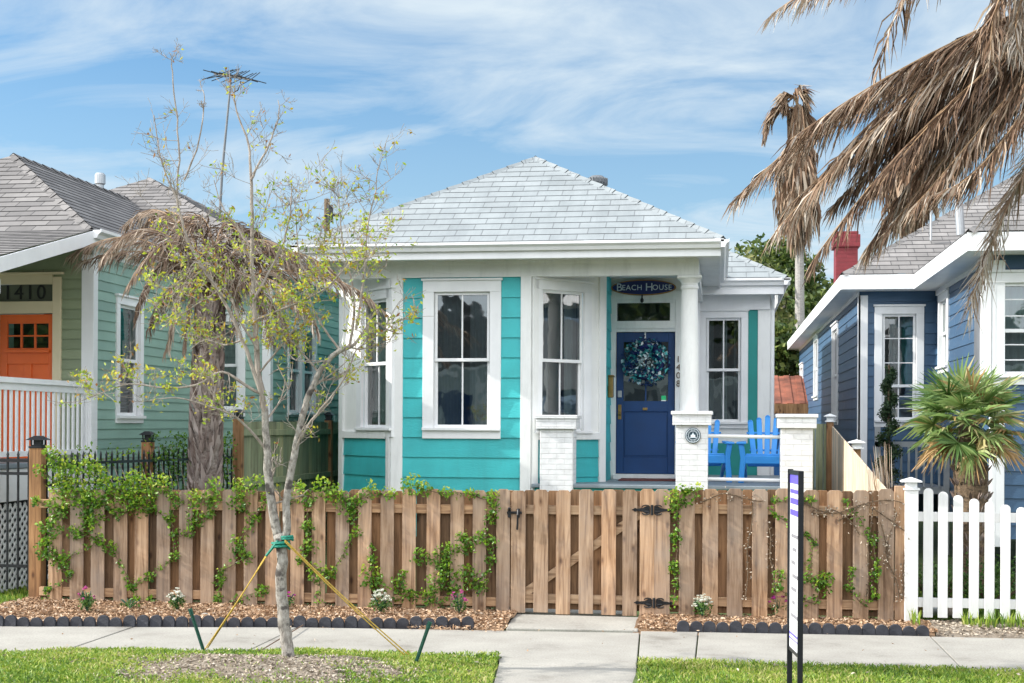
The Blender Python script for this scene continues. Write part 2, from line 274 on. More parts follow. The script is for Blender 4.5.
M['stake'] = paint('green_stake_paint', (0.008, 0.07, 0.045), 0.5, 0.2, 12, 0.3)
M['rubber'] = paint('black_rubber_edging', (0.030, 0.032, 0.042), 0.7, 0.25, 12, 0.4)
M['signw'] = paint('sign_panel_white', (0.80, 0.81, 0.84), 0.35, 0.03, 5, 0.03)
M['purple'] = paint('violet_print', (0.13, 0.10, 0.52), 0.4, 0.05, 5, 0.03)
M['greyp'] = paint('grey_print', (0.25, 0.25, 0.28), 0.4, 0.05, 5, 0.03)
M['signb'] = paint('sign_board_navy', (0.004, 0.012, 0.11), 0.4, 0.1, 5, 0.1)
M['gold'] = paint('gold_rim', (0.33, 0.17, 0.04), 0.5, 0.3, 20, 0.2)
M['letter'] = paint('silver_letter', (0.70, 0.78, 0.84), 0.5, 0.05, 9, 0.05)
M['rust'] = paint('rusty_sheet_roof', (0.24, 0.080, 0.045), 0.7, 0.5, 3, 0.2, dirt=0.5)
M['shed'] = paint('blue_shed_wall', (0.015, 0.09, 0.28), 0.6, 0.1, 2, 0.1)
M['sticker'] = paint('green_sticker', (0.02, 0.55, 0.20), 0.5, 0.05, 5, 0.02)
M['lat'] = paint('white_lattice', (0.74, 0.75, 0.74), 0.5, 0.05, 5, 0.1)
M['plaque'] = paint('dark_teal_plaque', (0.02, 0.05, 0.07), 0.45, 0.1, 9, 0.1)
M['clay'] = paint('red_clay_tile', (0.22, 0.06, 0.045), 0.8, 0.3, 4, 0.2)
M['numb'] = paint('dark_transom', (0.10, 0.115, 0.085), 0.35, 0.2, 3, 0.05)
M['mat'] = paint('brown_door_mat', (0.12, 0.035, 0.03), 0.95, 0.3, 20, 0.5)

# ------------------------------------------------------------------ mesh helpers
def wloc(o):
    v = Vector((0, 0, 0))
    while o is not None: v += Vector(o.location); o = o.parent
    return v
class MB:
    def __init__(s): s.v = []; s.f = []; s.uv = []; s.var = []; s.cur = 0.5
    def face(s, pts, uv=None):
        i = len(s.v); s.v += [tuple(p) for p in pts]; s.f.append(list(range(i, i + len(pts)))); s.uv.append(uv); s.var.append(s.cur)
    def solid(s, pts, faces):
        i = len(s.v); s.v += [tuple(p) for p in pts]
        for f in faces: s.f.append([i + k for k in f]); s.uv.append(None); s.var.append(s.cur)
    def box(s, x0, x1, y0, y1, z0, z1):
        s.solid([(x, y, z) for z in (z0, z1) for y in (y0, y1) for x in (x0, x1)],
                [(0, 2, 3, 1), (4, 5, 7, 6), (0, 1, 5, 4), (2, 6, 7, 3), (0, 4, 6, 2), (1, 3, 7, 5)]); return s
    def fbox(s, fr, u0, u1, n0, n1, z0, z1):
        s.solid([fr.p(u, n, z) for z in (z0, z1) for n in (n0, n1) for u in (u0, u1)],
                [(0, 2, 3, 1), (4, 5, 7, 6), (0, 1, 5, 4), (2, 6, 7, 3), (0, 4, 6, 2), (1, 3, 7, 5)]); return s
    def prism(s, pts, off):
        """extrude a polygon by a vector"""
        n = len(pts); off = Vector(off); P = [Vector(p) for p in pts] + [Vector(p) + off for p in pts]
        s.solid(P, [list(range(n))[::-1], list(range(n, 2 * n))] + [(i, (i + 1) % n, n + (i + 1) % n, n + i) for i in range(n)]); return s
    def bar(s, a, b, w, h=None, up=(0, 0, 1)):
        a, b = Vector(a), Vector(b); h = h or w; d = (b - a).normalized(); up = Vector(up)
        if abs(d.dot(up)) > 0.95: up = Vector((0, 1, 0))
        x = d.cross(up).normalized(); y = x.cross(d).normalized()
        s.solid([p + x * sx * w / 2 + y * sy * h / 2 for p in (a, b) for sy in (-1, 1) for sx in (-1, 1)],
                [(0, 2, 3, 1), (4, 5, 7, 6), (0, 1, 5, 4), (2, 6, 7, 3), (0, 4, 6, 2), (1, 3, 7, 5)]); return s
    def tube(s, path, rad, n=8, cap=True):
        path = [Vector(p) for p in path]; rad = rad if isinstance(rad, (list, tuple)) else [rad] * len(path)
        i0 = len(s.v); prev = None
        for k, p in enumerate(path):
            d = (path[min(k + 1, len(path) - 1)] - path[max(k - 1, 0)])
            if d.length < 1e-9: d = Vector((0, 0, 1))
            d.normalize()
            if prev is None: a = Vector((1, 0, 0)) if abs(d.x) < 0.9 else Vector((0, 1, 0)); x = d.cross(a).normalized()
            else: x = (prev - d * prev.dot(d)).normalized()
            prev = x; y = d.cross(x)
            for j in range(n):
                t_ = 2 * math.pi * j / n; s.v.append(tuple(p + (x * math.cos(t_) + y * math.sin(t_)) * rad[k]))
        for k in range(len(path) - 1):
            for j in range(n):
                a, b = i0 + k * n + j, i0 + k * n + (j + 1) % n
                s.f.append([a, b, b + n, a + n]); s.uv.append(None); s.var.append(s.cur)
        if cap:
            s.f.append([i0 + j for j in range(n)][::-1]); s.f.append([i0 + (len(path) - 1) * n + j for j in range(n)]); s.uv += [None] * 2; s.var += [s.cur] * 2
        return s
    def lathe(s, c, prof, n=20, axis='z'):
        c = Vector(c); i0 = len(s.v)
        for (r, h) in prof:
            for j in range(n):
                t_ = 2 * math.pi * j / n
                q = (r * math.cos(t_), r * math.sin(t_), h) if axis == 'z' else (r * math.cos(t_), h, r * math.sin(t_))
                s.v.append(tuple(c + Vector(q)))
        for k in range(len(prof) - 1):
            for j in range(n):
                a, b = i0 + k * n + j, i0 + k * n + (j + 1) % n
                s.f.append([a, b, b + n, a + n]); s.uv.append(None); s.var.append(s.cur)
        s.f.append([i0 + j for j in range(n)][::-1]); s.f.append([i0 + (len(prof) - 1) * n + j for j in range(n)]); s.uv += [None] * 2; s.var += [s.cur] * 2
        return s
    def each(s, name, mat, parent=None, bevel=0.0):
        """every 8-cornered solid as an object of its own"""
        for i in range(0, len(s.v), 8):
            m = MB(); m.v = s.v[i:i + 8]; m.f = [[k - i for k in f] for f in s.f if i <= f[0] < i + 8]; m.uv = [None] * len(m.f); m.var = [.5] * len(m.f); m.build(name, mat, parent, bevel)
    def build(s, name, mat, parent=None, bevel=0.0, smooth=False, recalc=True):
        off = wloc(parent); me = bpy.data.meshes.new(name)
        me.from_pydata([(x - off.x, y - off.y, z - off.z) for x, y, z in s.v], [], s.f); me.validate(verbose=False)
        if recalc and len(s.f) < 60000:
            bm = bmesh.new(); bm.from_mesh(me); bmesh.ops.recalc_face_normals(bm, faces=bm.faces); bm.to_mesh(me); bm.free()
        if len(me.polygons) == len(s.f):
            a = me.attributes.new('var', 'FLOAT', 'FACE'); a.data.foreach_set('value', s.var)
            uvl = me.uv_layers.new(name='UVMap')
            for pi, p in enumerate(me.polygons):
                if s.uv[pi] is not None:
                    src = s.f[pi]; mp_ = {src[k]: s.uv[pi][k] for k in range(len(src))}
                    for li in p.loop_indices: uvl.data[li].uv = mp_[me.loops[li].vertex_index]
                else:
                    n = p.normal
                    if abs(n.z) > 0.9: U, V = Vector((1, 0, 0)), Vector((0, 1, 0))
                    else: U = Vector((0, 0, 1)).cross(n).normalized(); V = n.cross(U)
                    for li in p.loop_indices:
                        w = me.vertices[me.loops[li].vertex_index].co; uvl.data[li].uv = (w.dot(U), w.dot(V))
        if smooth: me.polygons.foreach_set('use_smooth', [True] * len(me.polygons))
        me.materials.append(M[mat]); o = bpy.data.objects.new(name, me); COL.objects.link(o)
        if parent: o.parent = parent
        if bevel:
            b = o.modifiers.new('bevel', 'BEVEL'); b.width = bevel; b.segments = 2; b.limit_method = 'ANGLE'
        return o
def npmesh(name, V, Fc, var, mat, parent=None, smooth=False):
    """V (n,3), Fc (m,k) all the same k, var (m,)"""
    off = wloc(parent); V = np.asarray(V, float) - np.array([off.x, off.y, off.z]); k = Fc.shape[1]; m = Fc.shape[0]
    me = bpy.data.meshes.new(name); me.vertices.add(len(V)); me.vertices.foreach_set('co', V.ravel().astype(np.float32))
    me.loops.add(m * k); me.loops.foreach_set('vertex_index', Fc.ravel().astype(np.int32))
    me.polygons.add(m); me.polygons.foreach_set('loop_start', np.arange(0, m * k, k, dtype=np.int32)); me.polygons.foreach_set('loop_total', np.full(m, k, dtype=np.int32))
    me.update(calc_edges=True)
    a = me.attributes.new('var', 'FLOAT', 'FACE'); a.data.foreach_set('value', np.asarray(var, np.float32))
    if smooth: me.polygons.foreach_set('use_smooth', [True] * m)
    me.materials.append(M[mat]); o = bpy.data.objects.new(name, me); COL.objects.link(o)
    if parent: o.parent = parent
    return o
def unit(a): return a / np.maximum(np.linalg.norm(a, axis=1, keepdims=True), 1e-9)
def leaves(name, C, D, L, Wd, var, mat, parent=None, fold=0.15):
    """pointed folded leaves: centres C, directions D, lengths L, widths Wd"""
    n = len(C); D = unit(D); rnd_ = unit(rng.normal(size=(n, 3))); S = unit(np.cross(D, rnd_)); U = np.cross(S, D)
    L = np.broadcast_to(L, (n,))[:, None]; Wd = np.broadcast_to(Wd, (n,))[:, None]
    V = np.stack([C - D * L / 2, C + S * Wd / 2 + U * Wd * fold, C + D * L / 2, C - S * Wd / 2 + U * Wd * fold], 1).reshape(-1, 3)
    b = np.arange(n) * 4; Fc = np.stack([np.stack([b, b + 1, b + 2], 1), np.stack([b, b + 2, b + 3], 1)], 1).reshape(-1, 3)
    return npmesh(name, V, Fc, np.repeat(np.clip(var, 0, 1), 2), mat, parent)
def ribbons(name, P0, P1, P2, w, var, mat, parent=None):
    """narrow tapering blades through three points (a quad, then a triangle as a degenerate-free quad)"""
    n = len(P0); d = unit(P1 - P0); S = unit(np.cross(d, unit(rng.normal(size=(n, 3))))); w = np.broadcast_to(w, (n,))[:, None]
    V = np.stack([P0 - S * w * .35, P0 + S * w * .35, P1 + S * w / 2, P1 - S * w / 2, P2 + S * w * .06, P2 - S * w * .06], 1).reshape(-1, 3)
    b = np.arange(n) * 6; Fc = np.stack([np.stack([b, b + 1, b + 2, b + 3], 1), np.stack([b + 3, b + 2, b + 4, b + 5], 1)], 1).reshape(-1, 4)
    return npmesh(name, V, Fc, np.repeat(np.clip(var, 0, 1), 2), mat, parent)
def thing(name, label, cat, loc=(0, 0, 0), group=None):
    o = bpy.data.objects.new(name, None); o.empty_display_size = 0.2; o.location = loc; COL.objects.link(o)
    return tag(o, label, cat, group)
def tag(o, label, cat, group=None):
    o['label'] = label; o['category'] = cat
    if group: o['group'] = group
    return o
def struct(o, kind='structure'): o['kind'] = kind; return o
def clone(root, loc, label, rotz=None):
    r = root.copy(); COL.objects.link(r); r.location = loc; r['label'] = label
    if rotz is not None: r.rotation_euler = (0, 0, rotz)
    for ch in root.children:
        c = ch.copy(); COL.objects.link(c); c.parent = r
        for g in ch.children: d = g.copy(); COL.objects.link(d); d.parent = c
    return r

class Frame:
    """a wall: origin, direction u along it (outside is on the right hand of u turned clockwise)"""
    def __init__(s, a, b):
        s.o = Vector((a[0], a[1], 0)); v = Vector((b[0] - a[0], b[1] - a[1], 0)); s.L = v.length; s.u = v.normalized(); s.n = Vector((s.u.y, -s.u.x, 0))
    def p(s, u, n, z): return s.o + s.u * u + s.n * n + Vector((0, 0, z))
    def uz(s, px, py, n=0.0):
        d = ray(px, py); o = s.o + s.n * n; t_ = (o - CAM).dot(s.n) / d.dot(s.n); q = CAM + d * t_; return (q - s.o).dot(s.u), q.z
    def rect(s, x0, y0, x1, y1):
        """opening seen between photo columns x0,x1 and rows y0 (top), y1 (bottom)"""
        xm = (x0 + x1) / 2; a = s.uz(x0, (y0 + y1) / 2)[0]; b = s.uz(x1, (y0 + y1) / 2)[0]
        return a, b, s.uz(xm, y1)[1], s.uz(xm, y0)[1]

def siding(fr, z0, z1, course, holes=(), lip=0.014, u0=0.0, u1=None, mb=None):
    """lapped boards with rectangular holes (u0,u1,z0,z1)"""
    mb = mb or MB(); u1 = fr.L if u1 is None else u1
    n = max(1, int(math.ceil((z1 - z0) / course)))
    for i in range(n):
        a, b = z0 + i * course, min(z0 + (i + 1) * course, z1); joints = []
        if lip and u1 - u0 > 3:
            q = u0 + random.uniform(.6, 3.4)
            while q < u1 - .5: joints.append(q); q += random.uniform(2.2, 3.8)
        cuts = sorted({a, b} | {h[k] for h in holes for k in (2, 3) if a < h[k] < b})
        mb.cur = random.random()
        for c, d in zip(cuts[:-1], cuts[1:]):
            segs = [(u0, u1)]
            for h in holes:
                if h[2] < d - 1e-6 and h[3] > c + 1e-6:
                    ns = []
                    for s0, s1 in segs:
                        if h[0] > s0: ns.append((s0, min(s1, h[0])))
                        if h[1] < s1: ns.append((max(s0, h[1]), s1))
                    segs = [q for q in ns if q[1] - q[0] > 1e-4]
            for q in joints: segs = [g_ for s0, s1 in segs for g_ in (((s0, q - .0025), (q + .0025, s1)) if s0 + .01 < q < s1 - .01 else ((s0, s1),))]
            off = lambda z: lip * (1 - (z - a) / course) + 0.003
            for s0, s1 in segs:
                mb.face([fr.p(s0, off(c), c), fr.p(s1, off(c), c), fr.p(s1, off(d), d), fr.p(s0, off(d), d)])
                if c == a: mb.face([fr.p(s0, 0, c), fr.p(s1, 0, c), fr.p(s1, off(c), c), fr.p(s0, off(c), c)])
    return mb
def window(parent, fr, hole, case=0.12, muntin='v', glass='glass', curtain=None, head=0.03, sill=True, trim='white2', name='window', mids=None, depth=0.07, room=True, sash=0.045, e=0.25):
    """hole = clear opening between casings. casing proud, two sashes, panes, recess behind"""
    u0, u1, z0, z1 = hole; mb = MB(); p = 0.035
    mb.fbox(fr, u0 - case, u0, -0.02, p, z0, z1); mb.fbox(fr, u1, u1 + case, -0.02, p, z0, z1)
    mb.fbox(fr, u0 - case, u1 + case, -0.02, p + 0.003, z1, z1 + case); mb.fbox(fr, u0 - case, u1 + case, -0.02, p + 0.001, z0 - case * 0.95, z0)
    if head: mb.fbox(fr, u0 - case - 0.02, u1 + case + 0.02, -0.02, p + 0.03, z1 + case, z1 + case + head)
    # reveal
    for a, b in ((u0, u0 + 0.012), (u1 - 0.012, u1)): mb.fbox(fr, a, b, -0.12, -0.0205, z0, z1)
    mb.fbox(fr, u0, u1, -0.12, -0.0205, z1 - 0.012, z1); mb.fbox(fr, u0, u1, -0.12, -0.0205, z0, z0 + 0.012)
    w = mb.build(name, trim, parent, 0.004)
    if sill: MB().fbox(fr, u0 - case - 0.0, u1 + case + 0.0, p + 0.002, p + 0.04, z0 - 0.035, z0 + 0.004).build('sill', trim, w, 0.004)
    zm = (z0 + z1) / 2 if mids is None else mids
    for (a, b, n0) in ((z0 + 0.0, zm + 0.02, -0.075), (zm - 0.02, z1, -0.04)):
        s = MB(); n1 = n0 + 0.03; k = sash
        s.fbox(fr, u0 + 0.012, u0 + k, n0, n1, a, b); s.fbox(fr, u1 - k, u1 - 0.012, n0, n1, a, b)
        s.fbox(fr, u0 + k, u1 - k, n0, n1, a, a + k); s.fbox(fr, u0 + k, u1 - k, n0, n1, b - k * 0.9, b)
        if muntin: um = (u0 + u1) / 2; s.fbox(fr, um - 0.011, um + 0.011, n0 + 0.004, n1 - 0.004, a + k, b - k * 0.9)
        if muntin == 'grid':
            for q in (1 / 3, 2 / 3):
                zq = a + (b - a) * q; s.fbox(fr, u0 + k, u1 - k, n0 + 0.006, n1 - 0.006, zq - 0.008, zq + 0.008)
        s.build('sash', trim, w, 0.003)
        g = MB(); nn = n0 + 0.014; g.face([fr.p(u0 + k, nn, a + k), fr.p(u1 - k, nn, a + k), fr.p(u1 - k, nn, b - k), fr.p(u0 + k, nn, b - k)])
        g.build('pane', glass, w, recalc=False)
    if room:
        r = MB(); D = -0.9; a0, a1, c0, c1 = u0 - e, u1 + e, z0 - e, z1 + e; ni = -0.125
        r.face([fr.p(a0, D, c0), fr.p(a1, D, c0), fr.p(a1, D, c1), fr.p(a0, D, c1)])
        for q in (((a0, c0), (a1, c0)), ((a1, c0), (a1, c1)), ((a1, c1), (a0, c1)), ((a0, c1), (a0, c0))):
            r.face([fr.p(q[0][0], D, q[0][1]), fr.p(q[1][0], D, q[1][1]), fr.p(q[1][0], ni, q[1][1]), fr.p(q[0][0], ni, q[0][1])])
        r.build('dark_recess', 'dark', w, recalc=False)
    if curtain:
        for (ca, cb2, za, zb, mt) in curtain:
            c = MB(); n_ = max(6, int((u1 - u0) * (cb2 - ca) / 0.018)); prev = None
            for i in range(n_ + 1):
                uu = u0 + (u1 - u0) * (ca + (cb2 - ca) * i / n_); nn = -0.17 + 0.018 * math.sin(i * 1.25 + ca * 9)
                a_, b_ = fr.p(uu, nn, z0 + (z1 - z0) * za), fr.p(uu, nn, z0 + (z1 - z0) * zb)
                if prev: c.face([prev[0], a_, b_, prev[1]])
                prev = (a_, b_)
            c.build('curtain', mt, w, recalc=False)
    return w
def blinds(w, fr, hole, za, zb, mat):
    mb = MB(); u0, u1, z0, z1 = hole; a, b = z0 + (z1 - z0) * za, z0 + (z1 - z0) * zb; z = a
    while z < b: mb.face([fr.p(u0 + .02, -0.15, z), fr.p(u1 - .02, -0.15, z), fr.p(u1 - .02, -0.125, z + 0.044), fr.p(u0 + .02, -0.125, z + 0.044)]); z += 0.05
    mb.build('blind', mat, w, recalc=False)
def trimboard(mb, fr, u0, u1, z0, z1, n1=0.03, n0=-0.02): mb.fbox(fr, u0, u1, n0, n1, z0, z1)
def roofplane(mb, e0, e1, t1, t0, course, lip=0.007):
    """stepped courses from the eave e0-e1 up to t0-t1"""
    e0, e1, t0, t1 = map(Vector, (e0, e1, t0, t1)); nrm = (e1 - e0).cross(t0 - e0 if (t0 - e0).length > (t1 - e0).length else t1 - e0).normalized()
    if nrm.z < 0: nrm = -nrm
    ud = (e1 - e0).normalized(); mid = (t0 + t1) / 2 - e0; vd = (mid - ud * mid.dot(ud)); H = vd.length; vd.normalize(); n = max(1, int(round(H / course))); c_ = H / n
    def uvp(p): q = p - e0; return (q.dot(ud), q.dot(vd) * course / c_)
    for i in range(n):
        a, b = i / n, (i + 1) / n
        A0, A1, B0, B1 = e0.lerp(t0, a), e1.lerp(t1, a), e0.lerp(t0, b), e1.lerp(t1, b); up = nrm * lip
        uvs = [uvp(A0), uvp(A1), uvp(B1), uvp(B0)]
        uvs = [(u, v + (0.004 if k < 2 else -0.004)) for k, (u, v) in enumerate(uvs)]
        if (B1 - B0).length < 1e-4: mb.face([A0 + up, A1 + up, B0], [uvs[0], uvs[1], uvs[3]])
        else: mb.face([A0 + up, A1 + up, B1, B0], uvs)
        mb.face([A0, A1, A1 + up, A0 + up], [(u[0], 0.001) for u in (uvs[0], uvs[1], uvs[1], uvs[0])])
    return mb
def text(body, size, fr_or_m, mat, parent, name='lettering', extrude=0.004, align='CENTER', space=1.0):
    c = bpy.data.curves.new(name, 'FONT'); c.body = body; c.size = size; c.align_x = align; c.align_y = 'CENTER'; c.extrude = extrude; c.space_character = space; c.resolution_u = 3
    c.materials.append(M[mat]); o = bpy.data.objects.new(name, c); COL.objects.link(o)
    bpy.context.view_layer.update(); me = bpy.data.meshes.new_from_object(o.evaluated_get(bpy.context.evaluated_depsgraph_get()))
    bpy.data.objects.remove(o); o = bpy.data.objects.new(name, me); COL.objects.link(o)
    if not me.materials: me.materials.append(M[mat])
    o.parent = parent; o.matrix_local = Matrix.Translation(-wloc(parent)) @ fr_or_m
    return o
def facing(loc, yaw=0.0): return Matrix.Translation(loc) @ Matrix.Rotation(yaw, 4, 'Z') @ Matrix.Rotation(R(90), 4, 'X')
#=====SETTING=====
def sheet(name, x0, x1, y0, y1, z, mat, t=0.0, bevel=0, kind='structure'):
    mb = MB()
    if t: mb.box(x0, x1, y0, y1, z - t, z)
    else: mb.face([(x0, y0, z), (x1, y0, z), (x1, y1, z), (x0, y1, z)])
    return struct(mb.build(name, mat, None, bevel), kind)
sheet('ground', -400, 400, 10.2, 900, -0.03, 'lawn')
sheet('street', -400, 400, -3.2, 6.4, -0.16, 'asph')
sheet('far_verge', -400, 400, -400, -3.4, -0.02, 'lawn')
sheet('kerb', -60, 60, 6.4, 6.56, 0.0, 'conc', 0.3, 0.02)
sheet('opposite_kerb', -60, 60, -3.4, -3.2, 0.0, 'conc', 0.3, 0.02)
# sidewalk of cast slabs and the gate walk, slightly skewed to the fences as in the photo
SWF = 13.12
GX0, GX1 = -2.18, -0.98            # the gate walk
def edge(pts):
    P = sorted(((g_.x, g_.y) for g_ in (gnd(*p) for p in pts))); s0 = (P[1][1] - P[0][1]) / (P[1][0] - P[0][0]); X_, Y_ = [p[0] for p in P], [p[1] for p in P]
    return lambda x: float(np.interp(x, X_, Y_)) if x > X_[0] else Y_[0] + .35 * s0 * (x - X_[0])
y_far = edge([(0, 627), (250, 627), (500, 628.5), (690, 632), (1024, 638)])
y_near = edge([(0, 652.5), (250, 653), (500, 656.5), (640, 660), (1024, 671)])
def slab(name, pts, z=0.0, t=0.1, mat='conc'): return struct(MB().prism([(p[0], p[1], z - t) for p in pts], (0, 0, t)).build(name, mat, None, 0.006))
WL = (gnd(510, 618).x, gnd(501, 656).x, gnd(490, 700).x, gnd(478, 740).x); WR_ = (gnd(641, 618).x, gnd(638, 658).x, gnd(635, 700).x, gnd(632, 740).x)
def walk_l(y): return float(np.interp(y, [gnd(478, 740).y, gnd(490, 700).y, gnd(501, 656).y, 13.9], [WL[3], WL[2], WL[1], WL[0]]))
def walk_r(y): return float(np.interp(y, [gnd(632, 740).y, gnd(635, 700).y, gnd(638, 658).y, 13.9], [WR_[3], WR_[2], WR_[1], WR_[0]]))
xs = [-40] + [-9.9 + 1.5 * i for i in range(5)]; g = 0.006
ll = xs + [None]
for i in range(len(xs)):
    a = xs[i]; b = xs[i + 1] if i + 1 < len(xs) else None
    if b is not None: slab('sidewalk', [(a + g, y_near(a)), (b - g, y_near(b)), (b - g, y_far(b)), (a + g, y_far(a))], 0.003 * (i % 2))
    else:
        yn, yf = y_near(-2.6), y_far(-2.3); slab('sidewalk', [(a + g, y_near(a)), (walk_l(yn) - g, yn), (walk_r(yn + .05) - g, yn), (walk_r(yf) - g, yf), (a + g, y_far(a))], 0.0)
xr = [None, gnd(697, 645).x, 1.9, 3.4, 4.9, 6.5, 40]
for i in range(len(xr) - 1):
    a, b = xr[i], xr[i + 1]
    if a is None: yn, yf = y_near(-1), y_far(-1); slab('sidewalk', [(walk_r(yn) + g, yn), (b - g, y_near(b)), (b - g, y_far(b)), (walk_r(yf) + g, yf)], 0.002)
    else: slab('sidewalk', [(a + g, y_near(a)), (b - g, y_near(b)), (b - g, y_far(b)), (a + g, y_far(a))], 0.003 * (i % 2) - .002)
yj = gnd(560, 666).y
slab('front_walk', [(walk_l(yj), yj + g), (walk_r(yj) - g, yj + g), (walk_r(11.4) - g, y_near(-2.6) - g), (walk_l(11.4), y_near(-2.6) - g)], 0.001)
slab('front_walk', [(walk_l(8.9) , 6.56), (walk_r(8.9), 6.56), (walk_r(8.9) , 8.9), (walk_r(yj) - g, yj - g), (walk_l(yj), yj - g), (walk_l(8.9), 8.9)], 0.0)
mb = MB(); mb.prism([(walk_l(13.2) - .0, y_far(-2.1) + .005, -.06), (walk_r(13.2) - .01, y_far(-1) + .005, -.06), (walk_r(13.9), 13.86, -.06), (walk_l(13.9) + .0, 13.86, -.06)], (0, 0, .07)); struct(mb.build('gate_step', 'conc', None, 0.012))
mb = MB(); mb.box(GX0 + 0.05, GX1 + 0.05, 14.0, 17.2, -0.1, 0.02); struct(mb.build('front_walk', 'conc', None, 0.012))
# verge and beds as gently bumpy sheets
def hgt(x, y, f): return f(x, y)
def bumpy(name, x0, x1, y0, y1, f, mat, step=0.08):
    nx, ny = int((x1 - x0) / step) + 1, int((y1 - y0) / step) + 1
    X, Y = np.meshgrid(np.linspace(x0, x1, nx), np.linspace(y0, y1, ny)); Z = np.vectorize(f)(X, Y)
    V = np.stack([X, Y, Z], -1).reshape(-1, 3); i = np.arange(nx * ny).reshape(ny, nx)
    Fc = np.stack([i[:-1, :-1], i[:-1, 1:], i[1:, 1:], i[1:, :-1]], -1).reshape(-1, 4)
    return struct(npmesh(name, V, Fc, np.full(len(Fc), 0.5), mat, smooth=True))
TB = gnd(287, 657, 0.08)       # foot of the young tree
def verge_z(x, y):
    d = ((x - TB.x) / 1.1) ** 2 + ((y - TB.y + 0.25) / 0.55) ** 2
    return 0.012 + 0.085 * math.exp(-d) + 0.008 * math.sin(x * 3.1 + y * 5)
bumpy('lawn_verge', -30, WL[1] + .02, 6.58, 11.42, lambda x, y: verge_z(x, y) if y < y_near(x) - .02 else -.03, 'lawn', 0.08)
bumpy('tree_lawn_edge', -9, WL[1] - .4, 11.41, 11.6, lambda x, y: 0.012 if y < y_near(x) else -.02, 'lawn', 0.05)
bumpy('lawn_verge', WR_[1] + 0.03, 30, 6.58, 11.4, lambda x, y: (0.012 + 0.008 * math.sin(x * 2.7 + y * 4)) if y < y_near(x) - .02 else -.03, 'lawn', 0.16)
def wob(x, y): return .30 * math.sin(x * 4.1 + 1) * math.sin(y * 6.3) + .22 * math.sin(x * 9.7 + y * 7.1) + .12 * math.sin(x * 23 + y * 17)
def dirt_d(x, y): return ((x - TB.x + 0.12) / 1.0) ** 2 + ((y - TB.y + 0.32) / 0.55) ** 2 + wob(x, y)
def dirt_z(x, y): d = dirt_d(x, y); return verge_z(x, y) + (0.010 if d < 1.0 else -0.03 - 0.03 * min(d, 3))
bumpy('tree_dirt', TB.x - 1.5, TB.x + 1.35, TB.y - 1.1, TB.y + 0.28, dirt_z, 'dirt', 0.04)
BEDN = 13.2
def bed_z(x, y): return (-0.012 if y < y_far(x) + .06 else 0.010) + 0.020 * max(0, min(1, (y - y_far(x) - .08) / 0.3)) + 0.010 * math.sin(x * 9) * math.sin(y * 13 + x)
bumpy('mulch_bed', -7.4, WL[0] + .05, 12.2, 13.98, bed_z, 'mulch', 0.06)
bumpy('mulch_bed', WR_[0] - .02, 1.95, 12.85, 13.98, bed_z, 'mulch', 0.06)
bumpy('bare_bed', 1.96, 5.0, 12.85, 13.98, bed_z, 'dirt', 0.06)
# clouds of small ground pieces
def scatter(n, x0, x1, y0, y1, fz, keep=None):
    P = np.stack([rng.uniform(x0, x1, n), rng.uniform(y0, y1, n)], 1)
    if keep is not None: P = P[np.array([keep(x, y) for x, y in P], bool)]
    return np.stack([P[:, 0], P[:, 1], np.array([fz(x, y) for x, y in P])], 1)
def chips(name, P, mat, s0, s1, flat=0.35):
    D = rng.normal(size=P.shape); D[:, 2] *= flat; P = P.copy(); P[:, 2] += rng.uniform(0.0, 0.018, len(P))
    o = leaves(name, P, D, rng.uniform(s0, s1, len(P)), rng.uniform(s0, s1, len(P)) * 0.4, rng.uniform(0, 1, len(P)), mat, fold=0.1); o['kind'] = 'stuff'; return o
chips('mulch_chips', scatter(26000, -7.3, WL[0] + .03, 12.2, 13.98, bed_z, lambda x, y: y > y_far(x) + .07), 'chips', 0.02, 0.065)
chips('mulch_chips', scatter(8000, WR_[0] + .01, 1.98, 12.8, 13.98, bed_z, lambda x, y: y > y_far(x) + .07), 'chips', 0.02, 0.065)
chips('spilled_mulch', scatter(700, -2.85, -1.95, y_far(-2.4) - 0.25, y_far(-2.4) + 0.12, lambda x, y: 0.01, lambda x, y: random.random() < 1.1 - (y_far(-2.4) + 0.12 - y) * 2.8), 'chips', 0.02, 0.05)
chips('leaf_litter', scatter(3400, 1.98, 4.9, 12.85, 13.95, bed_z, lambda x, y: y > y_far(x) + .03), 'straw', 0.02, 0.07)
chips('dry_litter', scatter(11000, TB.x - 1.4, TB.x + 1.2, TB.y - 1.0, TB.y + 0.2, verge_z, lambda x, y: dirt_d(x, y) < .7 + random.random() * 1.1), 'straw', 0.015, 0.055)
def grass(name, P, h0, h1, w=0.006, vb=0.0, lean=0.45):
    n = len(P); L = rng.uniform(h0, h1, n); a = rng.uniform(0, 2 * math.pi, n); b = rng.uniform(0.05, lean, n) * L
    d = np.stack([np.cos(a), np.sin(a), np.zeros(n)], 1)
    P1 = P + d * (b * 0.35)[:, None] + np.array([0, 0, 1]) * (L * 0.55)[:, None]; P2 = P + d * b[:, None] + np.array([0, 0, 1]) * (L * 0.92)[:, None]
    o = ribbons(name, P, P1, P2, w, np.clip(rng.normal(0.5 + vb, 0.24, n) + 0.14 * np.sin(P[:, 0] * 2.3 + P[:, 1] * 3) + .12 * np.sin(P[:, 0] * 11 + 4 * np.sin(P[:, 1] * 9)), 0, 1), 'grass'); o['kind'] = 'stuff'; return o
def bare(x, y): d = dirt_d(x, y); return random.random() < (.04 if d < .5 else min(1, .04 + (d - .5) * 1.1))
def lumpy(x, y): return random.random() < 0.62 + .2 * math.sin(x * 17 + 3 * math.sin(y * 13)) + 0.3 * math.sin(x * 5.3 + math.sin(y * 7)) * math.sin(y * 6.1 + x)
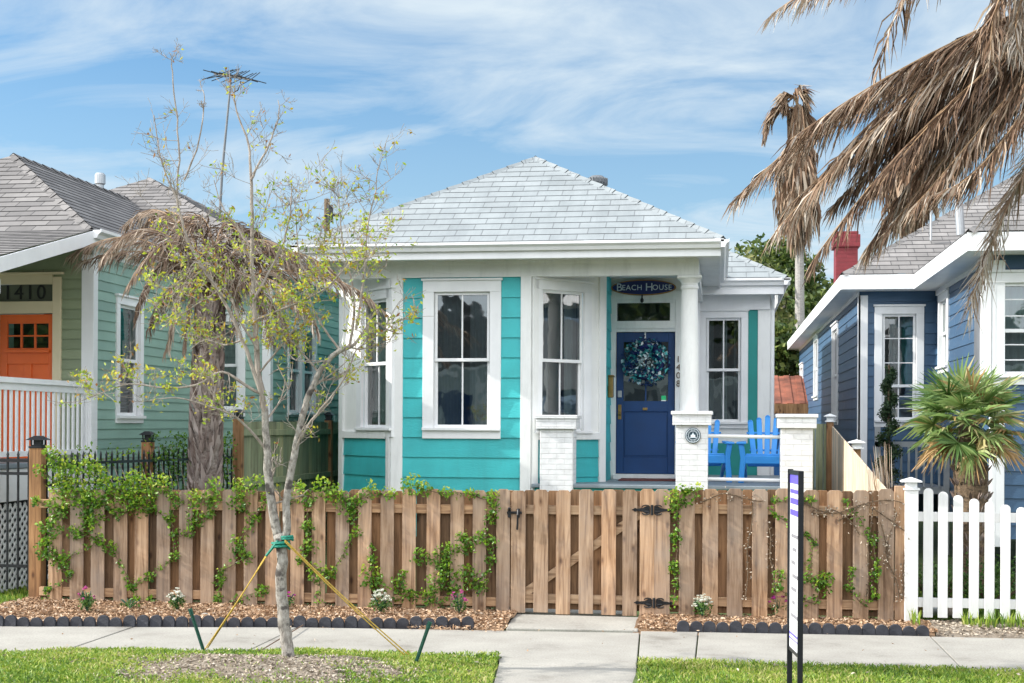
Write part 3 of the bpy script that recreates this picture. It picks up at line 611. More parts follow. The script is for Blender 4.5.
grass('lawn_grass', scatter(86000, -6.8, WL[2], 9.3, 11.62, verge_z, lambda x, y: x < walk_l(y) - .01 and y < y_near(x) + .03 + .03 * math.sin(x * 9) and bare(x, y) and lumpy(x, y)), 0.012, 0.04, 0.010, 0.12, lean=1.2)
grass('lawn_grass', scatter(80000, WR_[2] - .1, 4.6, 9.3, 11.3, lambda x, y: 0.012, lambda x, y: x > walk_r(y) + .01 and y < y_near(x) + .02 and lumpy(x, y)), 0.015, 0.05, 0.009, 0.15, lean=1.0)
grass('side_yard_grass', scatter(9000, -10.5, -7.25, 13.2, 15.6, lambda x, y: 0.0), 0.04, 0.10, 0.012)
grass('side_yard_grass', scatter(14000, 1.9, 5.2, 14.2, 16.4, lambda x, y: 0.0), 0.04, 0.11, 0.012, -0.1)
grass('fence_foot_grass', scatter(900, 1.8, 4.6, 13.55, 13.85, bed_z, lambda x, y: math.sin(x * 8) + math.sin(x * 3.1) > 0.2), 0.05, 0.17, 0.012)
# pebble stones at the left end of the sidewalk
for (px, py, s) in ((6, 612, .05), (19, 608, .045), (205, 618, .05), (214, 617, .04), (221, 621, .035)):
    g = gnd(px, py); mb = MB(); mb.lathe((g.x, g.y, 0.02), [(s * .6, -.02), (s, 0), (s * .8, s * .4), (s * .2, s * .6)], 7); struct(mb.build('bed_stone', 'conc', None, 0.004))

chips('path_litter', scatter(420, -7, 5, 11.0, 13.2, lambda x, y: 0.004, lambda x, y: y_near(x) < y < y_far(x) and random.random() < .25 + .75 * max(0, 1 - abs(y - y_far(x)) * 4, 1 - abs(y - y_near(x)) * 5)), 'chips', 0.012, 0.04)
chips('lawn_litter', scatter(260, -6.5, 4, 9.8, 11.4, lambda x, y: 0.035, lambda x, y: y < y_near(x) and not walk_l(y) < x < walk_r(y)), 'straw', 0.02, 0.06)
#=====BEACH HOUSE=====
FZ = 1.10                                  # porch floor
H = thing('beach_house', 'turquoise and white cottage with pale shingle roof, bay windows and brick-pier porch', 'house', (-2.5, 19, 0))
A_, B_, C_, D_, E_, G_ = (-5.52, 20.0), (-4.52, 19.0), (-2.56, 19.0), (-1.63, 19.93), (-1.63, 21.0), (-0.45, 21.0)
fL = Frame((-5.52, 32), A_); fLB = Frame(A_, B_); fF = Frame(B_, C_); fRB = Frame(C_, D_); fS = Frame(D_, E_); fD = Frame(E_, G_); fS2 = Frame(G_, (-0.45, 23.2)); fW = Frame((-0.45, 23.2), (0.77, 23.2)); fWR = Frame((0.77, 23.2), (0.77, 31))
hF = fF.rect(434, 292, 490, 428); hLB = fLB.rect(363, 300, 389, 428); hRB = fRB.rect(541, 291, 583, 431); hW = fW.rect(706, 318, 741, 422)
BZ = 0.35; TZ = 4.14
w = MB()
siding(fF, BZ, TZ, 0.275, [hF], mb=w, lip=0.018); siding(fLB, BZ, 1.72, 0.275, [], mb=w, lip=0.018); siding(fRB, BZ, 1.72, 0.275, [], mb=w, lip=0.018)
siding(fS, FZ, TZ, 0.275, [], mb=w); siding(fL, BZ, TZ, 0.275, [], mb=w)
w.build('wall', 'turq', H)
w = MB()      # white framing of the bays, plain walls round the porch
def plain(mb, fr, z0, z1, holes=(), n=0.0, u0=0, u1=None): siding(fr, z0, z1, z1 - z0, holes, lip=0.0, mb=mb, u0=u0, u1=u1)
def wallpiece(*a):
    m = MB(); plain(m, *a); m.build('white_wall', 'white', H)
wallpiece(fLB, 1.72, TZ, [hLB]); wallpiece(fRB, 1.72, TZ, [hRB]); wallpiece(fWR, BZ, TZ)
hD = (fD.uz(616, 400)[0], fD.uz(675, 400)[0], FZ, fD.uz(645, 332)[1]); hT = fD.rect(617, 303, 670, 321)
holeD = (hD[0], hD[1], FZ, hD[3])
wallpiece(fD, FZ, 4.16, [holeD, hT]); wallpiece(fS2, FZ, 4.16); wallpiece(fW, BZ, TZ, [hW])
w = MB()      # corner boards and frieze
for fr, a, b in ((fF, 0.0, 0.165), (fF, fF.L - 0.145, fF.L), (fLB, fLB.L - 0.09, fLB.L), (fLB, 0.0, 0.12), (fRB, 0.0, 0.10), (fRB, fRB.L - 0.12, fRB.L), (fWR, 0.0, 0.12)):
    trimboard(w, fr, a, b, BZ, TZ, 0.038)
for fr in (fLB, fRB): w.fbox(fr, 0.12 if fr is fLB else 0.10, fr.L - 0.12, -0.02, 0.045, 1.70, 1.80)
sx0 = fW.uz(748, 400)[0]; sx1 = fW.uz(757.5, 400)[0]
trimboard(w, fW, sx1, fW.L + 0.03, BZ, 3.98, 0.034)
w.each('corner_board', 'white', H, 0.005)
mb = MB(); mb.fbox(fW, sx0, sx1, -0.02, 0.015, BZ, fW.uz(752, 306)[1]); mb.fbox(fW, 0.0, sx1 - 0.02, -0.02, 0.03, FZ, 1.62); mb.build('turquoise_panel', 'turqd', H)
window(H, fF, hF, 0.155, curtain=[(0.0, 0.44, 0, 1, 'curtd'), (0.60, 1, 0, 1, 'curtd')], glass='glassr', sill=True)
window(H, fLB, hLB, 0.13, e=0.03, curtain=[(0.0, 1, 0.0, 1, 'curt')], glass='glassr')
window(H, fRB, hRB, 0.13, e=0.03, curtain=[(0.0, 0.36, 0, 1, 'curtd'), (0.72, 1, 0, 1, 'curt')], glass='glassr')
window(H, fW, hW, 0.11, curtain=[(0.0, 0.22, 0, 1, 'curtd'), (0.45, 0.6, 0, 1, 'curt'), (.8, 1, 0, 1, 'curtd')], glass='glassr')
# frieze beam, soffit, fascia, gutter
w = MB(); w.box(-5.56, -0.29, 18.96, 19.09, 3.93, 4.13); w.box(-0.53, -0.29, 19.09, 23.19, 3.93, 4.13); w.box(-5.60, -0.30, 18.95, 18.99, 4.10, 4.155)
w.each('frieze_beam', 'white', H, 0.004)
w = MB(); w.box(-5.65, -0.03, 18.50, 19.3, 4.155, 4.19); w.box(-0.3, -0.03, 19.3, 23.2, 4.155, 4.19); w.box(-5.65, -5.3, 19.3, 31, 4.155, 4.19); w.box(-1.7, -0.5, 19.1, 21.0, 4.10, 4.14); w.box(-5.5, -1.7, 19.1, 21.0, 4.10, 4.14)
w.each('soffit', 'white', H, 0)
w = MB(); w.box(-5.68, 0.0, 18.47, 18.50, 4.12, 4.33); w.box(-0.03, 0.0, 18.50, 31, 4.12, 4.33); w.box(-5.68, -5.65, 18.50, 31, 4.12, 4.33)
w.build('fascia', 'white2', H, 0.004)
w = MB()
prof = [(0, 0.0), (-0.05, 0.0), (-0.07, 0.045), (-0.11, 0.075), (-0.11, 0.112), (-0.10, 0.112), (-0.095, 0.10), (0, 0.10)]
w.prism([(-5.79, 18.47 + a, 4.222 + b) for a, b in prof], (5.83, 0, 0)); w.prism([(0.0 - a, 18.36, 4.222 + b) for a, b in prof], (0, 12.6, 0)); w.prism([(-5.68 + a, 18.36, 4.222 + b) for a, b in prof], (0, 12.6, 0))
w.build('gutter', 'white2', H)
w = MB(); w.tube([(-0.36, 23.12, 4.1), (-0.36, 23.12, 1.2)], 0.035, 6); w.tube([(0.80, 22.9, 4.15), (0.84, 23.15, 4.0), (0.84, 23.25, 3.8), (0.84, 23.25, 0.4)], 0.035, 8); w.build('downspout', 'white2', H)
# roof
EZ = 4.345; PK = Vector((-2.83, 21.37, 6.015))
rf = MB(); e0, e1 = Vector((-5.72, 18.42, EZ)), Vector((0.03, 18.42, EZ))
roofplane(rf, e0, e1, PK, PK, 0.215)
bk = Vector((PK.x, 30.5, PK.z))
roofplane(rf, e1, Vector((0.03, 30.5, EZ)), bk, PK, 0.215); roofplane(rf, Vector((-5.72, 30.5, EZ)), e0, PK, bk, 0.215)
we0, we1, wb = Vector((-0.9, 22.75, 4.28)), Vector((1.05, 22.75, 4.28)), Vector((-0.45, 24.25, 5.14))
roofplane(rf, we0, we1, wb, Vector((-0.9, 24.25, 5.14)), 0.215); roofplane(rf, we1, Vector((1.05, 31, 4.28)), Vector((-0.45, 31, 5.14)), wb, 0.215)
rfo = rf.build('roof', 'roofw', H)
mb = MB()
def ridge(mb, a, b, w=0.17, seg=0.28, par=None, mat=None):
    mb = MB()
    a, b = Vector(a), Vector(b); n = int((b - a).length / seg); d = (b - a) / n; s = d.cross(Vector((0, 0, 1))).normalized() * w / 2
    for i in range(n):
        p, q = a + d * i, a + d * (i + 1); up = Vector((0, 0, 0.035)); up2 = Vector((0, 0, 0.022)); dn = Vector((0, 0, -0.045))
        mb.face([p + up, q + up2, q + s + dn, p + s + dn * .7]); mb.face([q + up2, p + up, p - s + dn * .7, q - s + dn])
    mb.build('ridge_cap', RM[1], RM[0], recalc=False)
RM = (rfo, 'roofw'); ridge(mb, e0, PK); ridge(mb, e1, PK); ridge(mb, PK, bk); ridge(mb, we1, wb)
mb = MB(); q = at(597, 184, 24.6); mb.lathe((q.x, q.y, q.z - .45), [(0.09, 0), (0.09, 0.42), (0.15, 0.42), (0.18, 0.47), (0.17, 0.54), (0.10, 0.59), (0.02, 0.60)], 20)
for k in range(20):
    a = k * math.pi / 10; c = Vector((q.x + 0.175 * math.cos(a), q.y + 0.175 * math.sin(a), q.z + 0.035)); mb.bar(c - Vector((0, 0, .06)), c + Vector((0, 0, .06)), 0.012, 0.03, (math.cos(a), math.sin(a), 0))
mb.build('turbine_vent', 'darksteel', rfo)
w = MB(); w.box(-0.6, 1.0, 22.83, 22.86, 4.02, 4.26); w.box(0.97, 1.0, 22.86, 31, 4.02, 4.26); w.box(-0.6, 0.97, 22.86, 23.2, 4.04, 4.07); w.box(-0.45, 0.80, 23.14, 23.2, 3.80, 4.04); w.build('wing_fascia', 'white2', H, 0.004)
w = MB(); w.prism([(-0.15, 22.83 + a, 4.16 + b) for a, b in prof], (1.25, 0, 0)); w.prism([(1.0 - a, 22.72, 4.16 + b) for a, b in prof], (0, 8, 0)); w.build('wing_gutter', 'white2', H)
# column, piers, porch
mb = MB(); cxx = -0.415
mb.lathe((cxx, 19.12, 0), [(0.16, 1.98), (0.16, 2.02), (0.132, 2.04), (0.13, 2.4), (0.125, 2.9), (0.112, 3.55), (0.108, 3.74), (0.122, 3.76), (0.122, 3.78), (0.110, 3.80), (0.112, 3.83), (0.14, 3.87), (0.155, 3.89)], 32)
co = mb.build('column', 'white', H, smooth=False); md = co.modifiers.new('s', 'EDGE_SPLIT')
for p in co.data.polygons: p.use_smooth = True
mb = MB(); mb.box(cxx - .165, cxx + .165, 18.955, 19.285, 3.89, 3.928); mb.box(cxx - .20, cxx + .20, 18.92, 19.32, 1.95, 1.98); mb.each('column_plate', 'white', H, 0.008)
def pier(px0, px1, ptop, capped=True):
    a, b = gx(px0, 18.85), gx(px1, 18.85); zt = at((px0 + px1) / 2, ptop, 18.82).z; d = b - a
    mb = MB(); mb.box(a, b, 18.85, 18.85 + d, 0.0, zt - 0.19); pr = mb.build('brick_pier', 'brickw', H, 0.006)
    mb = MB(); mb.box(a - 0.045, b + 0.045, 18.805, 18.895 + d, zt - 0.19, zt - 0.05); mb.box(a - 0.065, b + 0.065, 18.785, 18.915 + d, zt - 0.05, zt); mb.build('pier_cap', 'brickw', pr, 0.008); return a, b, zt
p1 = pier(540, 573, 415); p2 = pier(676, 708, 411); p3 = pier(781, 813, 414)
mb = MB(); mb.box(-2.54, p3[1], 18.9, 23.2, FZ - 0.05, FZ); mb.box(-5.4, -2.54, 20.0, 22, FZ - 0.3, FZ - 0.06); mb.build('porch_floor', 'grey', H, 0.01)
mb = MB(); mb.box(-2.5, p3[1] - .05, 18.98, 19.02, 0.05, FZ - 0.052); mb.build('porch_skirt', 'turq', H)
mb = MB()
for (xa, xb) in ((p2[1], p3[0]),):
    for z in (1.765, 1.185): mb.tube([(xa, 19.08, z), (xb, 19.08, z - 0.01)], 0.024, 8)
for z in (1.765, 1.185): mb.tube([(p3[1] - .2, 19.3, z), (p3[1] - .2, 23.1, z)], 0.024, 8)
mb.build('porch_railing', 'white2', H)
# entrance
mb = MB(); u0, u1, z0, z1 = hD; cs = 0.11
mb.fbox(fD, u0 - cs, u0, -0.02, 0.035, FZ, hT[3] + 0.05); mb.fbox(fD, u1, u1 + cs, -0.02, 0.035, FZ, hT[3] + 0.05)
mb.fbox(fD, u0, u1, -0.02, 0.03, z1, hT[2]); mb.fbox(fD, u0, u1, 0.03, 0.05, z1 + .05, z1 + .09); mb.fbox(fD, u0 - cs, u1 + cs, -0.02, 0.037, hT[3] + 0.05, hT[3] + 0.18); mb.fbox(fD, u0 - 0.03, u1 + 0.03, -0.08, 0.14, FZ, FZ + 0.075)
mb.fbox(fD, u0, hT[0], -0.02, 0.03, hT[2], hT[3]); mb.fbox(fD, hT[1], u1, -0.02, 0.03, hT[2], hT[3]); mb.fbox(fD, u0, u1, -0.02, 0.03, hT[3], hT[3] + 0.05)
mb.build('door_frame', 'white', H, 0.005)
mb = MB(); mb.face([fD.p(hT[0], -0.01, hT[2]), fD.p(hT[1], -0.01, hT[2]), fD.p(hT[1], -0.01, hT[3]), fD.p(hT[0], -0.01, hT[3])]); tr = mb.build('transom', 'glassr', H, recalc=False)
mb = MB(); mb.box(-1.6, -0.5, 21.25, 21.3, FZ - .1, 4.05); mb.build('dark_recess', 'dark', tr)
d0 = FZ + 0.08; n0, n1 = -0.06, -0.02
ga, gb = fD.uz(623.5, 370)[0], fD.uz(668, 370)[0]; gz0, gz1 = fD.uz(645, 401)[1], fD.uz(645, 342)[1]; gm = (ga + gb) / 2
mb = MB(); mb.fbox(fD, u0 + .004, ga, n0, n1, d0, z1 - .004); mb.fbox(fD, gb, u1 - .004, n0, n1, d0, z1 - .004); mb.fbox(fD, ga, gb, n0, n1, gz1, z1 - .004)
mb.fbox(fD, ga, gb, n0, n1, gz0 - 0.16, gz0); mb.fbox(fD, ga, gb, n0, n1, d0, d0 + 0.24); mb.fbox(fD, ga, gb, n0, n1 - 0.018, d0 + .24, gz0 - .16); mb.fbox(fD, gm - .012, gm + .012, n0 + .005, n1 - .003, gz0, gz1)
mb.fbox(fD, ga + .02, gb - .02, n1 - 0.018, n1 - .008, d0 + .27, gz0 - .19)
dr = mb.build('front_door', 'navy', H, 0.005)
mb = MB()
for a, b in ((ga, gm - .012), (gm + .012, gb)): mb.face([fD.p(a, -.04, gz0), fD.p(b, -.04, gz0), fD.p(b, -.04, gz1), fD.p(a, -.04, gz1)])
mb.build('door_glass', 'glassr', dr, recalc=False)
mb = MB(); kz = fD.uz(618, 412)[1]; ku = u0 + 0.055; mb.fbox(fD, ku - .025, ku + .025, n1, n1 + .012, kz - .11, kz + .11); mb.lathe(fD.p(ku, n1 + .045, kz - .02), [(0.012, .03), (0.024, .01), (.028, -.01), (.015, -.025)], 12, 'y'); mb.build('door_knob', 'brass', dr, .003)
mb = MB(); kz2 = fD.uz(618, 394)[1]; mb.fbox(fD, ku - .03, ku + .03, n1, n1 + .03, kz2 - .05, kz2 + .05); mb.build('keypad_lock', 'steel', dr, .006)
mb = MB(); q = fD.uz(645, 409); mb.fbox(fD, q[0] - .035, q[0] + .035, n1, n1 + .02, q[1] - .02, q[1] + .02); mb.build('door_knocker', 'brass', dr, .005)
mb = MB(); q = fD.uz(663.5, 397); mb.fbox(fD, q[0] - .035, q[0] + .035, -.039, -.036, q[1] - .045, q[1] + .02); stk = mb.build('sticker', 'sticker', dr)
mb = MB(); mb.fbox(fD, q[0] - .035, q[0] + .035, -.0385, -.0355, q[1] - .06, q[1] - .045); mb.build('white_sticker_strip', 'signw', stk)
mb = MB(); mb.bar(fD.p(gm - .01, -.015, z1 - .0), fD.p(gm - .01, -.015, gz1 - .12), .02, .006); mb.build('wreath_hanger', 'white2', dr)
for i, ch in enumerate('1408'):
    q = at(678.3, 359.5 + i * 8.1, 20.955); text(ch, 0.135, facing(q), 'barkf', H, 'house_number', 0.006)
# the things hung on and standing on the porch
q = at(643.5, 287.5, 20.93); S = thing('oval_sign', 'oval navy sign with gold rim reading Beach House above the blue door', 'sign', q)
def ell(a, b, y0, y1, c, n=40): return [(c.x + a * math.cos(2 * math.pi * k / n), y0, c.z + b * math.sin(2 * math.pi * k / n)) for k in range(n)], (0, y1 - y0, 0)
mb = MB(); mb.prism(*ell(0.485, 0.118, q.y, q.y + .03, q)); mb.build('rim', 'gold', S, .004)
mb = MB(); mb.prism(*ell(0.462, 0.100, q.y - .008, q.y - .001, q)); mb.build('sign_board', 'signb', S)
text('B', 0.165, facing(q + Vector((-.36, -.016, 0.0))), 'letter', S, 'lettering', .004); text('EACH', 0.112, facing(q + Vector((-.17, -.016, -.005))), 'letter', S, 'lettering', .004, space=1.08)
text('H', 0.165, facing(q + Vector((.085, -.016, 0.0))), 'letter', S, 'lettering', .004); text('OUSE', 0.112, facing(q + Vector((.275, -.016, -.005))), 'letter', S, 'lettering', .004, space=1.08)
mb = MB(); mb.tube([(q.x - .02, q.y, q.z - .11), (q.x - .02, q.y - .03, q.z - .17)], .012, 6); mb.lathe((q.x - .02, q.y - .03, q.z - .20), [(.012, -.03), (.026, -.01), (.026, .02), (.01, .04)], 10); mb.build('hanging_bell', 'black', S)
# wreath
q = at(645.5, 361.5, 20.92); WR = thing('door_wreath', 'round teal, navy and white ribbon wreath hanging on the blue door', 'wreath', q)
mb = MB(); mb.tube([q + Vector((.22 * math.cos(a), 0.02, .22 * math.sin(a))) for a in np.linspace(0, 2 * math.pi, 33)], .055, 8, False); mb.build('ring', 'signb', WR)
for nm, stops, cnt, rmin, rmax in (('teal_ribbon', [(0, (0.0, .16, .20)), (1, (.10, .55, .55))], 200, .10, .36), ('navy_ribbon', [(0, (.004, .012, .05)), (1, (.01, .06, .20))], 190, .12, .37), ('pale_ribbon', [(0, (.30, .50, .56)), (1, (.80, .86, .88))], 120, .03, .34)):
    M[nm] = leafmat(nm, stops, .1, .45); a = rng.uniform(0, 2 * math.pi, cnt); r_ = rng.uniform(rmin, rmax, cnt)
    C = np.stack([q.x + r_ * np.cos(a), q.y - rng.uniform(0.0, .11, cnt) * (1 - np.abs(r_ - .22) * 2.5), q.z + r_ * np.sin(a)], 1)
    D = rng.normal(size=(cnt, 3)); D[:, 1] -= .2; leaves(nm, C, D, rng.uniform(.04, .09, cnt), rng.uniform(.025, .055, cnt), rng.uniform(0, 1, cnt), nm, WR, .5)
mb = MB(); q = at(693, 435.5, 18.84); PQ = thing('round_plaque', 'round dark plaque with pale emblem fixed on white brick pier', 'plaque', q)
mb.lathe(q, [(.105, 0), (.105, -.012), (.098, -.016)], 32, 'y'); mb.build('disc', 'plaque', PQ)
mb = MB(); mb.tube([q + Vector((.092 * math.cos(a), -.018, .092 * math.sin(a))) for a in np.linspace(0, 2 * math.pi, 33)], .004, 5, False); mb.tube([q + Vector((.060 * math.cos(a), -.018, .060 * math.sin(a))) for a in np.linspace(0, 2 * math.pi, 33)], .003, 5, False)
for k in range(24):
    a = k * math.pi / 12
    if k % 12 not in (0,): mb.bar(q + Vector((.070 * math.cos(a), -.018, .070 * math.sin(a))), q + Vector((.083 * math.cos(a), -.018, .083 * math.sin(a))), .008, .004)
mb.prism([(q.x + x, q.y - .022, q.z + z) for x, z in ((-.045, -.03), (.045, -.03), (.03, -.015), (.03, .01), (.012, .012), (0, .045), (-.012, .012), (-.03, .01), (-.03, -.015))], (0, .006, 0)); mb.build('emblem', 'letter', PQ)
mb = MB(); fSs = fS; q = fS.uz(607.5, 384); MBX = thing('brass_mailbox', 'aged brass mailbox on the narrow turquoise wall left of blue door', 'mailbox', fS.p(q[0], .05, q[1]))
mb.fbox(fS, q[0] - .09, q[0] + .09, .012, .085, q[1] - .20, q[1] + .10); mb.fbox(fS, q[0] - .10, q[0] + .10, .012, .10, q[1] + .10, q[1] + .13); mb.build('box', 'brass', MBX, .012)
mb = MB(); mb.box(-1.45, -.62, 20.25, 20.85, FZ, FZ + .02); o = mb.build('door_mat', 'mat', None, .006); tag(o, 'brown mat lying on the porch floor before the blue door', 'door mat')
def chair_proto(loc, label):
    t = thing('adirondack_chair', label, 'chair', (0, 0, 0), 'blue chairs on the porch')
    mb = MB()
    for i in range(5):       # flared back slats, each its own width
        k = i - 2; b0 = Vector((k * .088, .20, .30)); b1 = Vector((k * .125, .47, .93 - abs(k) * .035))
        mb.bar(b0, b1, .076, .02, (0, 1, .4)); mb.lathe(b1 + Vector((0, 0, -.005)), [(.04, -.01), (.04, .01), (.02, .014)], 12, 'y')
    mb.bar((-.25, .31, .45), (.25, .31, .45), .05, .03); mb.bar((-.30, .41, .70), (.30, .41, .70), .04, .03); mb.build('backrest', 'adir', t, .006)
    mb = MB()
    for i in range(6): mb.bar((-.27, -.34 + i * .095, .37 - i * .022), (.27, -.34 + i * .095, .37 - i * .022), .022, .085)
    mb.prism([(-.30, -.40, .27), (.30, -.40, .27), (.30, -.40, .385), (-.30, -.40, .385)], (0, .035, 0)); mb.build('seat', 'adir', t, .01)
    for s in (-1, 1):
        mb = MB(); mb.prism([(s * .27, -.44, .545), (s * .40, -.44, .545), (s * .41, -.10, .55), (s * .36, .30, .555), (s * .30, .30, .555), (s * .28, -.05, .55)], (0, 0, .028)); mb.build('armrest', 'adir', t, .008)
        mb = MB(); mb.prism([(s * .295, -.41, 0), (s * .375, -.41, 0), (s * .345, -.41, .35), (s * .375, -.41, .546), (s * .30, -.41, .546), (s * .27, -.41, .35)], (0, .07, 0)); mb.build('leg', 'adir', t, .01)
        mb = MB(); mb.prism([(s * .31 - .02, -.36, .28), (s * .31 - .02, -.36, .37), (s * .31 - .02, .25, .22), (s * .31 - .02, .55, .0), (s * .31 - .02, .42, .0), (s * .31 - .02, .2, .13)], (.04, 0, 0)); mb.build('leg', 'adir', t, .006)
    t.location = loc; return t
ch = chair_proto((gx(767, 20.1), 20.35, FZ), 'bright blue adirondack chair on the right, next to the end brick pier'); ch.rotation_euler = (0, 0, R(-4))
for c in ch.children: pass
clone(ch, (gx(703, 20.1), 20.45, FZ), 'bright blue adirondack chair on the left, partly behind pier with round plaque', R(6))
#=====NEIGHBOURS=====
# ---- green house on the left
GH = thing('green_house', 'sea-green clapboard house with orange door under sign 1410 and brown shingle roof', 'house', (-9, 18, 0))
GX = -7.75; GY = 16.5; gF = Frame((-12.5, GY), (GX, GY)); gS = Frame((GX, GY), (GX, 20.1)); gW = Frame((GX, 20.1), (-6.65, 20.1)); gWS = Frame((-6.65, 20.1), (-6.65, 31))
GFZ = 1.45
h1 = gS.rect(118, 306, 138.5, 416); h2 = gW.rect(208, 322, 238, 409); h3 = gWS.rect(288, 330, 314, 413); um = (h3[0] + h3[1]) / 2
h3a = (h3[0], um - .07, h3[2], h3[3]); h3b = (um + .07, h3[1], h3[2], h3[3])
od = (gF.uz(0, 350)[0] - .03, gF.uz(53.5, 350)[0], GFZ, gF.uz(30, 313.5)[1]); ot = (od[0], od[1], gF.uz(30, 301.5)[1], gF.uz(30, 284.5)[1])
w = MB(); siding(gS, .45, 4.2, .125, [h1], mb=w); siding(gW, .45, 4.2, .125, [h2], mb=w); siding(gWS, .45, 4.2, .125, [h3a, h3b], mb=w); siding(Frame((-12.5, 31), (-12.5, 16.5)), .45, 4.2, .125, mb=w)
w.build('wall', 'green', GH)
w = MB(); siding(gF, GFZ, 4.2, .125, [od, ot], mb=w); w.build('porch_wall', 'olive', GH)
w = MB(); trimboard(w, gS, 0, .10, .3, 4.0, .03); trimboard(w, gF, gF.L - .13, gF.L + .032, .3, 4.0, .03); trimboard(w, gW, gW.L - .10, gW.L + .03, .45, 4.1, .03); trimboard(w, gWS, 0, .10, .45, 4.1, .03); trimboard(w, gS, 0, 3.6, 4.0, 4.2, .02); trimboard(w, gWS, 0, 11, 4.05, 4.2, .02)
w.each('corner_board', 'white2', GH, .005)
w1 = window(GH, gS, h1, .10, muntin=None, glass='glass'); blinds(w1, gS, h1, .5, 1, 'blind'); blinds(w1, gS, h1, .0, .5, 'curtd')
window(GH, gW, h2, .12, muntin=None, glass='glassr', curtain=[(0, 1, 0, 1, 'curtd')]); window(GH, gWS, h3a, .07, muntin=None, glass='glass', curtain=[(0, 1, .52, 1, 'blind')]); window(GH, gWS, h3b, .07, muntin=None, glass='glass', curtain=[(0, 1, .52, 1, 'blind')])
mb = MB(); c = gF.uz(62, 350)[0] - od[1]
mb.fbox(gF, od[1], od[1] + c, -.02, .04, GFZ, ot[3] + .09); mb.fbox(gF, od[0] - c, od[0], -.02, .04, GFZ, ot[3] + .09); mb.fbox(gF, od[0], od[1], -.02, .04, ot[3], ot[3] + .12); mb.fbox(gF, od[0], od[1], -.02, .04, od[3], ot[2]); mb.fbox(gF, od[0] - c - .03, od[1] + c + .03, -.02, .06, ot[3] + .12, ot[3] + .15)
mb.build('door_frame', 'cream', GH, .006)
mb = MB(); mb.fbox(gF, ot[0], ot[1], -.05, -.02, ot[2], ot[3]); tp = mb.build('transom', 'numb', GH)
q = gF.p(gF.uz(24, 293)[0], -.012, gF.uz(24, 293)[1]); text('1410', .26, facing(q), 'black', tp, 'lettering', .004, space=1.15)
dw0 = od[0] + .02; dw1 = od[1] - .01; za, zb = gF.uz(30, 348)[1], gF.uz(30, 323.5)[1]; ga, gb = gF.uz(7, 335)[0], gF.uz(48, 335)[0]
mb = MB(); mb.fbox(gF, dw0, ga, -.05, -.01, GFZ, od[3] - .01); mb.fbox(gF, gb, dw1, -.05, -.01, GFZ, od[3] - .01); mb.fbox(gF, ga, gb, -.05, -.01, zb, od[3] - .01); mb.fbox(gF, ga, gb, -.05, -.01, za - .2, za); mb.fbox(gF, ga, gb, -.05, -.025, GFZ, za - .2); mb.fbox(gF, ga - .03, gb + .03, -.01, .03, za - .06, za - .02)
mb.fbox(gF, (ga + gb) / 2 - .05, (ga + gb) / 2 + .05, -.025, -.01, GFZ, za - .2)
for k in (1, 2): uq = ga + (gb - ga) * k / 3; mb.fbox(gF, uq - .012, uq + .012, -.045, -.012, za, zb)
mb.fbox(gF, ga, gb, -.044, -.013, (za + zb) / 2 - .01, (za + zb) / 2 + .01)
od_ = mb.build('orange_door', 'orange', GH, .005); mb = MB(); mb.face([gF.p(ga, -.035, za), gF.p(gb, -.035, za), gF.p(gb, -.035, zb), gF.p(ga, -.035, zb)]); mb.build('door_glass', 'glassr', od_, recalc=False)
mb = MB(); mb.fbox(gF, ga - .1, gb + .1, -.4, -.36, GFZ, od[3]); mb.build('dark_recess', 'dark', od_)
# porch
mb = MB(); mb.box(-12.5, GX + .05, 14.0, 16.5, GFZ - .06, GFZ); mb.build('porch_floor', 'grey', GH, .01)
mb = MB(); mb.box(-12.5, GX + .02, 13.98, 14.02, GFZ - .42, GFZ - .062); mb.box(GX - .01, GX + .03, 14.02, 16.5, GFZ - .42, GFZ - .062); mb.build('porch_fascia', 'white2', GH, .004)
mb = MB(); pos = []
for y in (14.05, 16.38):
    mb.box(GX - .05, GX + .05, y, y + .1, .0, 2.42 if y < 15 else 2.45)
mb.box(-10.2, -10.1, 14.05, 14.15, 0, 2.42); mb.each('newel_post', 'white2', GH, .006)
mb = MB(); mb.box(GX - .045, GX + .045, 14.15, 16.4, 2.34, 2.40); mb.box(GX - .02, GX + .02, 14.15, 16.4, 2.26, 2.34); mb.box(GX - .02, GX + .02, 14.15, 16.4, 1.52, 1.58)
y = 14.22
while y < 16.36: mb.box(GX - .010, GX + .010, y, y + .038, 1.58, 2.26); y += .125
mb.box(-12.5, GX - .05, 14.06, 14.14, 2.34, 2.40); mb.box(-12.5, GX - .05, 14.08, 14.12, 1.52, 1.58); x = -12.4
while x < GX - .06: mb.box(x, x + .036, 14.085, 14.115, 1.58, 2.34); x += .105
mb.build('porch_railing', 'white2', GH)
mb = MB()
for k in range(34):
    for sgn in (1, -1):
        y0 = 14.1 + k * .11 - (1.0 if sgn > 0 else 0); y1 = y0 + sgn * .95 if sgn > 0 else y0 - .95
        a, b = Vector((GX + .0 + sgn * .005, y0, .05)), Vector((GX + sgn * .005, y1, 1.0))
        if sgn < 0: a, b = Vector((GX - .005, 14.1 + k * .11, .05)), Vector((GX - .005, 14.1 + k * .11 - .95, 1.0))
        lo, hi = 14.1, 16.45; pts = []
        def cl(p, q, yy): t_ = (yy - p.y) / (q.y - p.y); return p.lerp(q, t_)
        if (a.y < lo and b.y < lo) or (a.y > hi and b.y > hi): continue
        if a.y < lo: a = cl(a, b, lo)
        if b.y < lo: b = cl(a, b, lo)
        if a.y > hi: a = cl(a, b, hi)
        if b.y > hi: b = cl(a, b, hi)
        mb.bar(a, b, .006, .03, (0, 1, 0)) if (b - a).length > .05 else None
